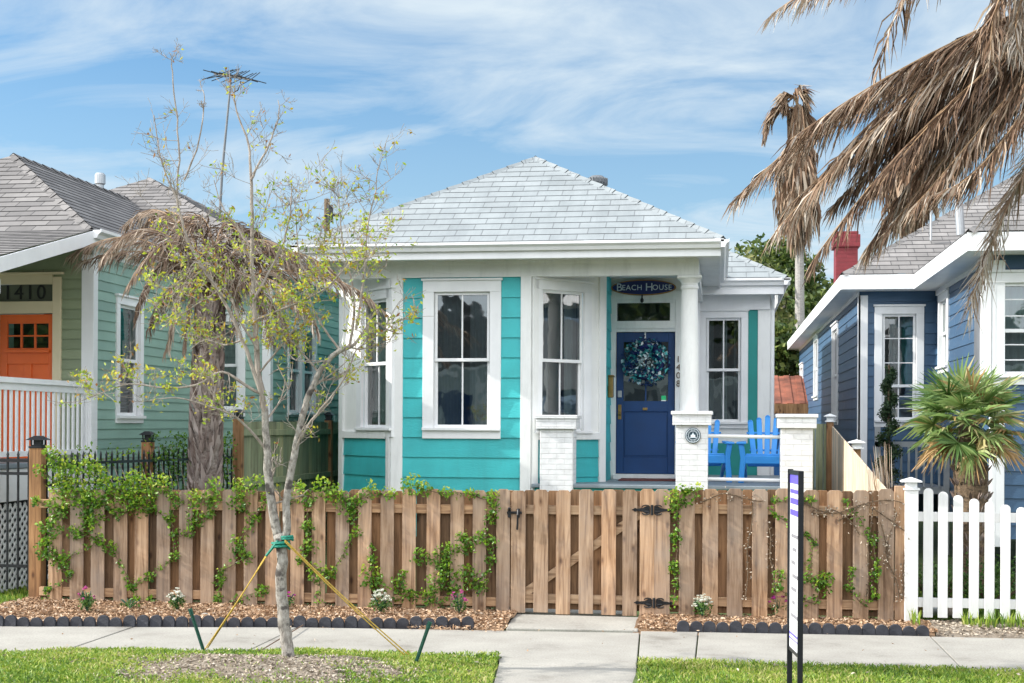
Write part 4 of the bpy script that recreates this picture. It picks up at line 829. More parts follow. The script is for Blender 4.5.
mb.build('lattice', 'lat', GH); mb = MB(); mb.box(-12.4, GX - .25, 14.3, 16.4, 0, GFZ - .45); mb.build('under_porch_shade', 'black', GH)  # black box added under the porch floor, standing in for shade
# roof
e = .63; c0 = Vector((-7.6, 16.15, 4.256)); rid = Vector((-9.8, 18.35, 5.642)); wl = Vector((-12.0, 16.15, 4.256))
rf = MB(); roofplane(rf, wl, c0, rid, rid, .15, .008); roofplane(rf, c0, Vector((-7.6, 31, 4.256)), Vector((-9.8, 31, 5.642)), rid, .15, .008); roofplane(rf, Vector((-12, 31, 4.256)), wl, rid, Vector((-9.8, 31, 5.642)), .15, .008)
k0, k1, pk = Vector((-13.3, 19.7, 4.256)), Vector((-6.34, 19.7, 4.256)), Vector((-9.78, 23.0, 6.13)); k2 = Vector((-6.34, 26.6, 4.256)); k3 = Vector((-13.3, 26.6, 4.256))
roofplane(rf, k0, k1, pk, pk, .15, .008); roofplane(rf, k1, k2, pk, pk, .15, .008); roofplane(rf, k2, k3, pk, pk, .15, .008)
d = Vector((0, -2.45, -.64)); roofplane(rf, wl + d + Vector((-1.5, 0, 0)), c0 + d + Vector((.02, 0, 0)), c0 + Vector((.02, .06, .02)), wl + Vector((-1.5, .06, .02)), .15, .008)
ro = rf.build('roof', 'roofg', GH)
RM = (ro, 'roofg'); ridge(mb, c0, rid); ridge(mb, rid, (-9.8, 26, 5.642)); ridge(mb, k1, pk); ridge(mb, k2, pk)
mb = MB(); a = c0 + Vector((.02, .0, 0)); b = a + d
mb.prism([a + Vector((0, 0, -.01)), b + Vector((0, 0, -.01)), b + Vector((0, 0, -.17)), a + Vector((0, .0, -.17))], (.03, 0, 0)); mb.box(-12.5, -7.58, b.y - .03, b.y, b.z - .17, b.z - .01); mb.build('porch_fascia', 'white2', GH)
mb = MB(); mb.box(-12.5, -7.62, 16.16, 16.19, 4.08, 4.25); mb.box(-7.59, -7.56, 16.15, 19.7, 4.08, 4.25); mb.box(-7.8, -6.32, 19.68, 19.71, 4.08, 4.25); mb.box(-6.33, -6.30, 19.71, 26.6, 4.08, 4.25); mb.box(-7.75, -7.59, 16.2, 20.1, 4.09, 4.12); mb.box(-7.75, -6.33, 19.72, 20.1, 4.09, 4.12); mb.box(-6.65, -6.33, 20.1, 26.6, 4.09, 4.12)
mb.box(-8.2, GX, 14.1, 14.25, 3.30, 3.46); mb.build('fascia', 'white2', GH, .004)
w = MB(); w.prism([(-7.56 - a_, 16.1, 4.15 + b_) for a_, b_ in prof], (0, 3.6, 0)); w.build('gutter', 'white2', GH)
mb = MB(); q = at(100, 190, 21.2); mb.lathe((q.x, q.y, 0), [(.06, 5.2), (.06, q.z + .08), (.085, q.z + .10), (.085, q.z + .24), (.06, q.z + .27)], 14); mb.build('vent_pipe', 'steel', ro)
# ---- blue house on the right
BH = thing('blue_house', 'navy-blue clapboard house with white trim, grey shingle roof and red chimney', 'house', (4, 22, 0))
bF = Frame((3.4, 18.3), (9.5, 18.3)); bS = Frame((3.4, 23), (3.4, 18.3)); bR = Frame((2.2, 23), (3.4, 23)); bL = Frame((2.2, 40), (2.2, 23))
q0 = bF.uz(991, 330); i1 = (q0[0], q0[0] + 1.5, bF.uz(1005, 375)[1], bF.uz(1005, 283)[1]); i2 = bS.rect(941, 300, 948.5, 366); i3 = bR.rect(882, 314, 916, 384); i3 = (i3[0], i3[1], bR.uz(900, 420)[1], i3[3])
i4 = bL.rect(833.5, 330, 838.5, 420); i5 = bL.rect(815, 341, 818.5, 396); i6 = bL.rect(801, 368, 803.5, 412)
w = MB(); siding(bF, .5, 4.15, .17, [i1], mb=w); siding(bS, .5, 4.15, .17, [i2], mb=w); siding(bR, .5, 4.15, .17, [i3], mb=w); siding(bL, .5, 4.15, .17, [i4, i5, i6], mb=w); siding(Frame((9.5, 18.3), (9.5, 40)), .5, 4.15, .17, mb=w); w.build('wall', 'blue', BH)
w = MB(); trimboard(w, bF, 0, .13, .4, 4.0, .03); trimboard(w, bS, bS.L - .13, bS.L + .032, .4, 4.0, .03); trimboard(w, bL, bL.L - .0, bL.L + .032, .4, 4.0, .03); trimboard(w, bR, -.02, .13, .4, 4.0, .032); trimboard(w, bS, .03, bS.L - .13, 4.0, 4.12, .025); trimboard(w, bL, 0, bL.L, 4.0, 4.12, .025)
w.each('corner_board', 'white2', BH, .005)
window(BH, bF, i1, .13, muntin='grid', glass='glassr', curtain=[(0, 1, .5, 1, 'blindw'), (0, 1, 0, .5, 'curt')], mids=i1[2] + (i1[3] - i1[2]) * .48, e=0.05); window(BH, bS, i2, .11, muntin='v', glass='glassr', curtain=[(0, 1, 0, 1, 'blind')])
window(BH, bR, i3, .12, muntin='grid', glass='glassr', curtain=[(.25, .6, .3, 1, 'curt'), (.6, 1, .3, 1, 'blind')], mids=bR.uz(900, 386)[1])
for h_ in (i4, i5, i6): window(BH, bL, h_, .10, muntin=None, glass='glass')
e2 = .63; a0 = Vector((1.89, 22.6, 4.3)); rr = Vector((6.0, 26.71, 4.3 + 4.11 * e2)); rb = Vector((6.0, 40, rr.z))
rf = MB(); roofplane(rf, a0, Vector((10.1, 22.6, 4.3)), rr, rr, .15, .008); roofplane(rf, Vector((1.89, 41, 4.3)), a0, rr, Vector((6, 41, rr.z)), .15, .008)
f0 = Vector((3.0, 17.8, 4.3)); f1 = Vector((9.9, 17.8, 4.3)); fr_ = Vector((6.45, 21.25, 4.3 + 3.45 * e2))
roofplane(rf, f0, f1, fr_, fr_, .15, .008); roofplane(rf, Vector((3.0, 24, 4.3)), f0, fr_, Vector((6.45, 24, fr_.z)), .15, .008); roofplane(rf, f1, Vector((9.9, 24, 4.3)), Vector((6.45, 24, fr_.z)), fr_, .15, .008)
ro = rf.build('roof', 'roofb', BH)
RM = (ro, 'roofb'); ridge(mb, a0, rr); ridge(mb, f0, fr_)
mb = MB()
for x0, x1, y0, y1 in ((1.89, 3.0, 22.58, 22.61), (1.87, 1.90, 22.61, 41), (2.99, 3.02, 17.8, 22.58), (3.02, 9.9, 17.8, 17.83)): mb.box(x0, x1, y0, y1, 4.06, 4.29)
for x0, x1, y0, y1 in ((1.9, 3.02, 22.61, 23.0), (1.9, 2.2, 23, 41), (3.02, 3.4, 17.83, 23), (3.4, 9.9, 17.83, 18.3)): mb.box(x0, x1, y0, y1, 4.065, 4.10)
mb.build('fascia', 'white2', BH, .004)
q = at(858, 231, 25.5); x0 = at(836, 240, 25.5).x; mb = MB(); mb.box(x0, q.x, 25.5, 26.0, 4.3, q.z - .28); ck = mb.build('chimney', 'redb', ro, .006); mb = MB(); mb.box(x0 - .04, q.x + .04, 25.46, 26.04, q.z - .28, q.z - .06); mb.box(x0 - .01, q.x + .01, 25.49, 26.01, q.z - .06, q.z); mb.build('chimney_cap', 'redb', ck, .008)
mb = MB(); q = at(961, 202, 22.0); t = at(956, 166, 22.0); mb.tube([q - Vector((0, 0, .5)), t], .065, 12); mb.tube([t - Vector((0, 0, .06)), t + Vector((0, 0, .02)), t + Vector((0, 0, .05))], [.06, .11, .11], 12); mb.tube([t + Vector((0, 0, .05)), t + Vector((0, 0, .11))], .10, 12); mb.build('vent_pipe', 'steel', ro)
mb = MB(); q = at(931, 222, 23.5); mb.tube([q - Vector((0, 0, .3)), at(931, 203, 23.5)], .02, 6); mb.build('thin_pipe', 'steel', ro)
mb = MB(); mb.box(2.35, 3.35, 21.6, 22.98, .9, 1.0); mb.box(2.3, 2.38, 21.55, 21.63, 0, 1.9); mb.box(3.3, 3.38, 21.55, 21.63, 0, 1.9); mb.box(2.3, 3.38, 21.55, 21.61, 1.6, 1.68); x = 2.45
while x < 3.3: mb.box(x, x + .03, 21.57, 21.60, 1.0, 1.6); x += .11
mb.build('side_stoop', 'steel', BH)
# ---- shed, antenna, pole, far trees
SH = thing('rusty_roof_shed', 'low blue shed with rusty metal roof in the gap between the two houses', 'shed', (2, 36, 0))
a, b = at(765, 405, 36), at(797, 405, 36); z0 = at(780, 405, 36).z; z1 = at(780, 377, 38).z
mb = MB(); mb.box(a.x - 1.2, b.x + 1.0, 36.2, 39.8, 0, z0 - .02); mb.build('wall', 'shed', SH)
mb = MB()
for i in range(30):
    x = a.x - 1.4 + i * .15; dz = .02 if i % 2 else 0
    mb.prism([(x, 35.9, z0 + dz), (x + .15, 35.9, z0 + dz), (x + .15, 38.2, z1 + dz), (x, 38.2, z1 + dz)], (0, 0, .03)); mb.prism([(x, 38.2, z1 + dz), (x + .15, 38.2, z1 + dz), (x + .15, 40.2, z0 + dz), (x, 40.2, z0 + dz)], (0, 0, .03))
mb.build('roof', 'rust', SH, recalc=False)
mb = MB(); mb.box(a.x - 1.4, b.x + 1.2, 35.84, 35.9, z0 - .22, z0 + .03); mb.build('eave_board', 'pwood', SH)
A = thing('tv_antenna', 'old rooftop television antenna on a long leaning metal mast', 'antenna', at(214, 240, 25.0))
p0, p1 = at(213.5, 262, 25.0), at(231, 79, 25.0); mb = MB(); mb.tube([p0 - Vector((0, 0, 1.2)), p0.lerp(p1, .5), p1], [.030, .026, .018], 8); mb.build('mast', 'darksteel', A)
mb = MB(); c = at(231, 77.5, 25.0); l, r_ = at(214, 74, 25.2), at(252, 80, 24.7); mb.bar(l, r_, .022)
for i in range(9):
    f = i / 8; c_ = l.lerp(r_, .1 + .86 * f); L = .30 - .12 * f; mb.tube([c_ - Vector((L * .95, L * .2, .10 - .03 * i * (i % 2))), c_, c_ + Vector((L * .95, L * .2, .10 + .02 * (i % 3)))], .008, 5)
    if i % 2 == 0: mb.tube([c_ + Vector((-.25, -.1, .07)), c_ + Vector((.27, .1, -.05))], .009, 5)
mb.build('array', 'black', A); mb = MB(); mb.tube([at(241, 81, 25), at(238, 90, 25), at(233, 93, 25)], .012, 5); mb.build('wire', 'black', A)
U = thing('utility_pole', 'weathered utility pole top with small crossarm behind the roof corner', 'utility pole', (at(328, 230, 34).x, 34, 0)); mb = MB(); mb.tube([(at(328, 230, 34).x, 34, 0), at(327, 199, 34)], [.12, .07], 10); mb.build('pole', 'barkf', U)
mb = MB(); mb.bar(at(325, 216, 33.9), at(339, 215, 33.9), .05); mb.tube([at(330, 205, 33.8), at(330, 222, 33.8)], .08, 8); mb.build('crossarm', 'black', U)
U2 = thing('utility_pole', 'bare utility pole with curled wires rising behind the blue house roof', 'utility pole', (at(940, 200, 48).x, 48, 0)); mb = MB(); mb.tube([(at(944, 200, 48).x, 48, 0), at(944, 179, 48)], [.10, .05], 8); mb.build('pole', 'steel', U2)
mb = MB()
for k in range(3): mb.tube([at(929 + k, 176 + 4 * k, 48), at(937, 178 + 4 * k, 48), at(950, 176 + 5 * k, 48)], .018, 5)
mb.build('wire', 'black', U2)
def crown_tree(name, label, base, h, rad, mat, n=2600, group=None, leaf=.22, flat=.8, blobs=14):
    t = thing(name, label, 'tree', base, group); b = Vector(base); mb = MB(); cc = b + Vector((0, 0, h - rad * flat))
    mb.tube([b - Vector((0, 0, .2)), b + Vector((.1, 0, h * .3)), cc], [rad * .10, rad * .07, rad * .03], 8)
    B = []
    for i in range(blobs):
        v = Vector((random.gauss(0, 1), random.gauss(0, 1), random.gauss(0, .8))).normalized() * rad * random.uniform(.35, .8); v.z *= flat; B.append((cc + v, rad * random.uniform(.25, .5)))
        mb.tube([cc - Vector((0, 0, rad * .4)), cc + v * .6, cc + v], [rad * .04, rad * .02, rad * .008], 5)
    mb.build('trunk', 'barkg', t); idx = rng.integers(0, blobs, n); C = np.array([B[i][0] for i in idx]); rr_ = np.array([B[i][1] for i in idx])
    dv = unit(rng.normal(size=(n, 3))); C = C + dv * (rr_ * rng.uniform(.35, 1.05, n) ** .6)[:, None]
    leaves('crown', C, rng.normal(size=(n, 3)), rng.uniform(leaf * .6, leaf * 1.3, n), rng.uniform(leaf * .4, leaf * .8, n), rng.uniform(0, 1, n), mat, t); return t
def on(px, Y): return (gx(px, Y), Y, 0)
crown_tree('background_tree', 'dense green tree directly behind the gap between turquoise and blue houses', on(790, 55), 9.2, 3.2, 'bgleaf', 9000, leaf=.28)
crown_tree('background_tree', 'dark low tree just above the rusty shed roof', on(772, 42), 5.2, 2.0, 'bgleaf', 5000, leaf=.22)
crown_tree('background_tree', 'sparse olive tree showing above the right end of the turquoise house roof', on(744, 46), 7.1, 2.2, 'bgolive', 4500, leaf=.22)
crown_tree('background_tree', 'yellow-green tree beside the tall palm trunk left of red chimney', on(824, 60), 8.6, 2.8, 'bgolive', 6000, leaf=.28)
for i, (x, y, h, r_) in enumerate(((-16, -14, 9, 4), (-5.2, -15, 8, 3.0), (-1.5, -26, 11, 4.6), (3.6, -15, 8, 2.8), (14, -15, 9, 4), (-24, -18, 9, 5))):
    crown_tree('street_tree', 'leafy tree across the street, ' + ('far left', 'left of the cottage', 'facing the cottage bay', 'facing the porch', 'facing the blue house', 'farthest left with widest crown')[i], (x, y, 0), h, r_, 'bgleaf', 3200, 'trees across the street', leaf=.9)
#=====FENCES=====
FY = 13.90                                   # front face plane of the street fence
def picket(mb, x0, x1, y0, y1, z0, z1, dog=.028):
    mb.cur = random.random()
    mb.prism([(x0, y0, z0), (x1, y0, z0), (x1, y0, z1 - dog), (x1 - dog, y0, z1), (x0 + dog, y0, z1), (x0, y0, z1 - dog)], (0, y1 - y0, 0))
def zt(px, py=490): return at(px, py, FY).z
def wood_section(root, pxs, wpx, top=489.5, bots=None, back=True, name='front_pickets'):
    """front boards centred on photo columns; back boards behind the gaps"""
    fb, bb = MB(), MB(); C = [gx(p, FY) for p in pxs]; wd = [(gx(p + wpx / 2, FY) - gx(p - wpx / 2, FY)) for p in pxs]
    for i, p in enumerate(pxs):
        j = random.uniform(-.008, .008); tz = zt(p, top) + random.uniform(-.012, .012); dzb = random.uniform(0, .02)
        picket(fb, C[i] - wd[i] / 2 + j, C[i] + wd[i] / 2 + j, FY - .045, FY - .026, .012 + dzb, tz)
        if back and i < len(pxs) - 1:
            m = (C[i] + C[i + 1]) / 2 + random.uniform(-.012, .012); picket(bb, m - .068, m + .068, FY + .02, FY + .038, .06, zt((pxs[i] + pxs[i + 1]) / 2, top) - random.uniform(0, .02))
    fb.build(name, 'fwood', root, .0025)
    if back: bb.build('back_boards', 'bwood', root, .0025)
def rails(root, x0, x1, zs, name='rail'):
    for z in zs: mb = MB(); mb.cur = random.random(); mb.box(x0, x1, FY - .0255, FY + .0195, z - .045, z + .045); mb.build(name, 'hwood', root, .003)
# left section
FL = thing('wooden_fence', 'vine-covered section of low wooden fence left of the gate', 'fence', (gx(270, FY), FY, 0))
pl = [57, 78.5, 100, 122, 143.8, 165.8, 187.7, 209.3, 231]; pl += [252, 273.5]
z6 = [136, 208, 281, 352, 425, 497, 571, 647, 719, 794]; pl += [256 + z / 3.207 for z in z6]
wood_section(FL, pl, 13.4)
rz0, rz1 = at(300, 507, FY).z, at(300, 597, FY).z
rails(FL, gx(41, FY), gx(512, FY), (rz0, rz1))
for p in (160, 290, 430, 508): mb = MB(); x = gx(p, FY); mb.cur = .4; mb.box(x - .045, x + .045, FY + .04, FY + .13, 0, 1.24); mb.build('post', 'pwood', FL, .004)
PO = thing('corner_post', 'tall brown wooden post with black lantern cap at left end of fence', 'post', (gx(38.5, 14.0), 14, 0))
def black_cap(mb, x, y, z, s=.075):
    mb.box(x - s, x + s, y - s, y + s, z, z + .02); mb.box(x - s * .75, x + s * .75, y - s * .75, y + s * .75, z + .02, z + .035)
    for a in (-1, 1):
        for b in (-1, 1): mb.box(x + a * s * .7 - .008, x + a * s * .7 + .008, y + b * s * .7 - .008, y + b * s * .7 + .008, z + .035, z + .085)
    mb.box(x - s * .5, x + s * .5, y - s * .5, y + s * .5, z + .035, z + .085)
    c = Vector((x, y, z + .085)); q = s * 1.35
    mb.solid([c + Vector(v) for v in ((-q, -q, 0), (q, -q, 0), (q, q, 0), (-q, q, 0), (-q * .35, -q * .35, .045), (q * .35, -q * .35, .045), (q * .35, q * .35, .045), (-q * .35, q * .35, .045))], [(0, 3, 2, 1), (4, 5, 6, 7), (0, 1, 5, 4), (1, 2, 6, 5), (2, 3, 7, 6), (3, 0, 4, 7)])
x = gx(38.5, 14.0); tz_ = at(38.5, 448, 14.0).z; mb = MB(); mb.cur = .6; mb.box(x - .07, x + .07, 13.93, 14.07, 0, tz_); mb.build('post_shaft', 'pwood', PO, .006); mb = MB(); black_cap(mb, x, 14.0, tz_); mb.build('cap', 'black', PO, .002)
# gate
GT = thing('wooden_gate', 'low wooden gate with diagonal brace, black latch and hinges', 'gate', (gx(575, FY), FY, 0))
zg = [128, 199, 271, 343, 416, 481]; pg = [480 + z / 3.207 for z in zg]; pg[0] = 518.9
wood_section(GT, pg + [647.6], 14.4, bots=614)
rg = (at(575, 510, FY).z, at(575, 599, FY).z); bbm = MB(); m_ = gx(657, FY); picket(bbm, m_ - .09, m_ + .06, FY + .02, FY + .038, .06, zt(655) - .01); bbm.build('back_boards', 'bwood', FLR_, .0025) if False else None
rails(GT, gx(512, FY), gx(654, FY), rg, 'gate_rail')
mb = MB(); a, b = at(520, 598, FY), at(640, 512, FY); mb.bar((a.x, FY - .002, a.z + .02), (b.x, FY - .002, b.z - .02), .035, .085, (0, 0, 1)); mb.build('diagonal_brace', 'hwood', GT, .003)
def scroll_hinge(cx, cy):
    c = at(cx, cy, FY - .052); mb = MB(); s = .0101
    for sx in (-1, 1):
        mb.prism([(c.x + sx * .02, c.y, c.z - .03), (c.x + sx * .02, c.y, c.z + .03), (c.x + sx * .055, c.y, c.z + .038), (c.x + sx * .09, c.y, c.z + .018), (c.x + sx * .14, c.y, c.z + .012), (c.x + sx * .19, c.y, c.z + .006), (c.x + sx * .20, c.y, c.z), (c.x + sx * .19, c.y, c.z - .006), (c.x + sx * .14, c.y, c.z - .012), (c.x + sx * .09, c.y, c.z - .018), (c.x + sx * .055, c.y, c.z - .038)], (0, .006, 0))
        for t_ in (-1, 1): mb.tube([c + Vector((sx * (.06 + .035 * math.cos(k)), -.002, t_ * (.03 + .016 * math.sin(k)))) for k in np.linspace(0, 5.2, 12)], .006, 5)
        mb.tube([c + Vector((sx * (.165 + .014 * math.cos(k)), -.002, .014 * math.sin(k))) for k in np.linspace(0, 6.2, 10)], .005, 5)
    mb.tube([c + Vector((0, -.006, -.05)), c + Vector((0, -.006, .05))], .013, 8); return mb
scroll_hinge(652, 510).build('hinge', 'black', GT); scroll_hinge(654, 603).build('hinge', 'black', GT)
mb = MB(); c = at(514, 512.5, FY - .05); mb.box(c.x - .07, c.x + .08, c.y - .012, c.y + .002, c.z - .012, c.z + .012); mb.box(c.x - .06, c.x - .03, c.y - .02, c.y + .002, c.z - .05, c.z + .05); mb.box(c.x + .03, c.x + .06, c.y - .02, c.y + .002, c.z - .05, c.z + .04); mb.tube([c + Vector((.045, -.02, .03)), c + Vector((.045, -.05, -.02)), c + Vector((.04, -.03, -.11)), c + Vector((.035, -.02, -.17))], .011, 7); mb.tube([c + Vector((-.045, -.02, .02)), c + Vector((-.045, -.055, .05))], .01, 7); mb.build('latch', 'black', GT, .003)
# right section
FR = thing('wooden_fence', 'section of low wooden fence right of the gate, with bare vine stems', 'fence', (gx(780, FY), FY, 0))
pr = [662.7] + [480 + z / 3.207 for z in (665, 743, 821, 901)] + [724 + z / 3.207 for z in (190, 280, 357, 440, 522)]
pr[-5:] = [783.3, 811.3, 835.3, 861.2, 886.8]
wood_section(FR, pr, 15.6)
mb = MB(); x = gx(901, FY); mb.cur = .7; mb.box(x - .055, x + .045, FY - .03, FY + .06, 0.04, zt(901, 486)); mb.build('post', 'fwood', FR, .004)
mb = MB(); x = gx(658, FY); mb.cur = .4; mb.box(x - .06, x + .05, FY + .045, FY + .13, 0, 1.24); mb.box(gx(780, FY) - .045, gx(780, FY) + .045, FY + .045, FY + .13, 0, 1.24); mb.build('rear_post', 'pwood', FR, .004)
rails(FR, gx(655, FY), gx(898, FY), (at(780, 510, FY).z, at(780, 603, FY).z))
# black iron fences
def iron(root, a, b, ztop, n, zr, zlow=.12, posts=()):
    a, b = Vector(a), Vector(b); mb = MB(); d = (b - a)
    for i in range(n + 1):
        p = a + d * i / n; mb.box(p.x - .009, p.x + .009, p.y - .009, p.y + .009, zlow, ztop)
        mb.solid([(p.x - .012, p.y - .012, ztop), (p.x + .012, p.y - .012, ztop), (p.x + .012, p.y + .012, ztop), (p.x - .012, p.y + .012, ztop), (p.x, p.y, ztop + .06)], [(0, 1, 4), (1, 2, 4), (2, 3, 4), (3, 0, 4)])
    mb.build('picket_panel', 'black', root)
    for z in zr: m = MB(); m.bar(a + Vector((0, 0, z)), b + Vector((0, 0, z)), .025, .032); m.build('rail', 'black', root)
    for p in posts: m = MB(); m.box(p[0] - .03, p[0] + .03, p[1] - .03, p[1] + .03, 0, ztop + .02); m.build('post', 'black', root)
I1 = thing('iron_fence', 'black metal picket fence facing the street at far left', 'fence', (-8.5, 14.0, 0))
ztp = at(20, 455, 14.0).z
iron(I1, (-10.4, 14.0, 0), (gx(29, 14.0), 14.0, 0), ztp, 26, (at(20, 460.5, 14).z, at(20, 473.5, 14).z, at(20, 566, 14).z))
PL0 = Vector((gx(47, 14.05), 14.05, 0)); PL1 = Vector((-6.38, 17.75, 0))
I2 = thing('iron_fence', 'black metal picket fence running back along the side, overgrown by vines', 'fence', PL0.lerp(PL1, .5))
iron(I2, PL0, PL1, ztp - .02, 36, (ztp - .10, ztp - .32, .35))
Pm = PL0.lerp(PL1, .53); q = at(148, 442, Pm.y)
P2 = thing('fence_post', 'shorter brown post with black cap in the side iron fence', 'post', (q.x, Pm.y, 0)); mb = MB(); mb.cur = .7; mb.box(q.x - .06, q.x + .06, Pm.y - .06, Pm.y + .06, 0, q.z); mb.build('post_shaft', 'pwood', P2, .005); mb = MB(); black_cap(mb, q.x, Pm.y, q.z, .065); mb.build('cap', 'black', P2, .002)
# greenish board fence between the houses
GFc = thing('board_fence', 'tall greenish board fence between the green and turquoise houses', 'fence', (-6.3, 21, 0)); ga_, gb_ = Vector((-6.34, 17.9, 0)), Vector((-6.12, 25.5, 0)); mb = MB(); n = 52
for i in range(n):
    p, q = ga_.lerp(gb_, i / n), ga_.lerp(gb_, (i + .97) / n); mb.cur = random.random(); mb.bar((p.x, p.y, .98), (q.x, q.y, .98), .018, 1.90 + random.uniform(-.01, .01))
mb.build('board_panel', 'gwood', GFc)
for z in (1.78, 1.10, .4): m = MB(); m.bar(ga_ + Vector((.03, 0, z)), gb_ + Vector((.03, 0, z)), .04, .085); m.build('rail', 'gwood', GFc, .004)
for f in (0.0, .52, .98):
    p = ga_.lerp(gb_, f); m = MB(); m.cur = .5; m.box(p.x - .06, p.x + .06, p.y - .06, p.y + .05, 0, 1.96); po = m.build('post', 'pwood', GFc, .004)
    m = MB(); black_cap(m, p.x, p.y, 1.96, .055); m.build('post_cap', 'black', po)
# side fence towards the blue house
DF = thing('board_fence', 'pale board fence with sloping top between porch and blue house', 'fence', (1.66, 17.5, 0)); mb = MB(); n = 50
for i in range(n):
    y0 = 14.05 + (21.1 - 14.05) * i / n; y1 = y0 + .138; f = i / n; z = 1.27 + (1.92 - 1.27) * f; mb.cur = random.random()
    mb.prism([(1.62, y0, .04), (1.62, y1, .04), (1.62, y1, z + .01), (1.62, y0, z)], (.018, 0, 0))
mb.build('board_panel', 'lwood', DF, .002)
mb = MB(); 
for i in range(4): mb.cur = .3 + random.random() * .3; x = 1.17 + i * .115; mb.box(x, x + .108, 21.16, 21.18, .05, 1.94)
mb.build('end_panel', 'gwood', DF, .002)  # shade of this face put into the colour: darker wood than the sunlit side
for z in (.4, 1.0): m = MB(); m.box(1.64, 1.68, 14.1, 21.1, z, z + .09); m.build('rail', 'lwood', DF, .003)
def white_cap(mb, x, y, z, s):
    mb.box(x - s, x + s, y - s, y + s, z, z + .02); mb.box(x - s * .7, x + s * .7, y - s * .7, y + s * .7, z + .02, z + .075); c = Vector((x, y, z + .075)); q = s * 1.25
    mb.box(x - q, x + q, y - q, y + q, z + .075, z + .09); mb.solid([c + Vector(v) for v in ((-q, -q, .015), (q, -q, .015), (q, q, .015), (-q, q, .015), (0, 0, .05))], [(0, 1, 4), (1, 2, 4), (2, 3, 4), (3, 0, 4)])
for (px, py, Y, s, lab) in ((856.5, 449, 18.7, .085, 'square fence post with white lantern cap behind the sloping board fence'), (830, 422, 21.0, .07, 'fence post with small white cap at the far end of sloping board fence')):
    q = at(px, py, Y); t = thing('fence_post', lab, 'post', (q.x, Y, 0)); mb = MB(); mb.cur = .3; mb.box(q.x - .05, q.x + .05, Y - .05, Y + .05, 0, q.z); mb.build('post_shaft', 'pwood', t, .004); mb = MB(); white_cap(mb, q.x, Y, q.z, s); mb.build('cap', 'white2', t, .003)
# white picket fence
WF = thing('picket_fence', 'white picket fence with dipping round-topped pickets at far right', 'fence', (gx(970, FY), FY, 0))
tops = [(931.0, 487.5), (942 + .5, 491), (957.5, 494.5), (973.5, 498), (989, 501), (1004.8, 504), (1020.5, 506.5), (1036, 508), (1052, 508), (1068, 507), (1084, 504), (1100, 500), (1116, 496), (1132, 491)]
tops[0] = (927.8, 487.5)
mb = MB()
for px, py in tops:
    c = at(px, py, FY); w_ = .045; r0 = c.z - w_
    pts = [(c.x - w_, FY - .05, .075), (c.x + w_, FY - .05, .075)] + [(c.x + w_ * math.cos(a), FY - .05, r0 + w_ * .9 * math.sin(a)) for a in np.linspace(0, math.pi, 9)]
    mb.prism(pts, (0, .018, 0))
mb.build('picket_panel', 'whitef', WF, .003)
for z in (at(960, 517, FY).z, at(960, 603, FY).z): m = MB(); m.box(gx(915, FY), gx(1140, FY), FY - .031, FY + .015, z - .045, z + .045); m.build('rail', 'whitef', WF, .004)
q = at(911, 490, FY - .01); m = MB(); m.box(q.x - .062, q.x + .062, FY - .075, FY + .055, 0.0, q.z); po = m.build('post', 'whitef', WF, .005); m = MB(); white_cap(m, q.x, FY - .01, q.z, .075); m.build('post_cap', 'white2', po, .003)
# scalloped edging
for (xa, xb, lab) in ((gnd(-30, 625).x, gnd(466, 627).x, 'long black scalloped rubber edging left of the gate'), (gnd(677, 630).x, gnd(921, 635).x, 'black scalloped rubber edging right of the gate walk')):
    m = MB(); x = xa; t = None
    while x < xb:
        y = y_far(x) + .022; r_ = .062; m.cur = random.random(); jz = random.uniform(-.012, .012); m.prism([(x, y + random.uniform(-.006, .006), -.03), (x + .118, y, -.03)] + [(x + .059 + .059 * math.cos(a), y + jz,   .045 + jz + .052 * math.sin(a)) for a in np.linspace(0, math.pi, 8)], (0, .035, 0)); x += .120
    o = m.build('garden_edging', 'rubber', None, .004); tag(o, lab, 'edging')
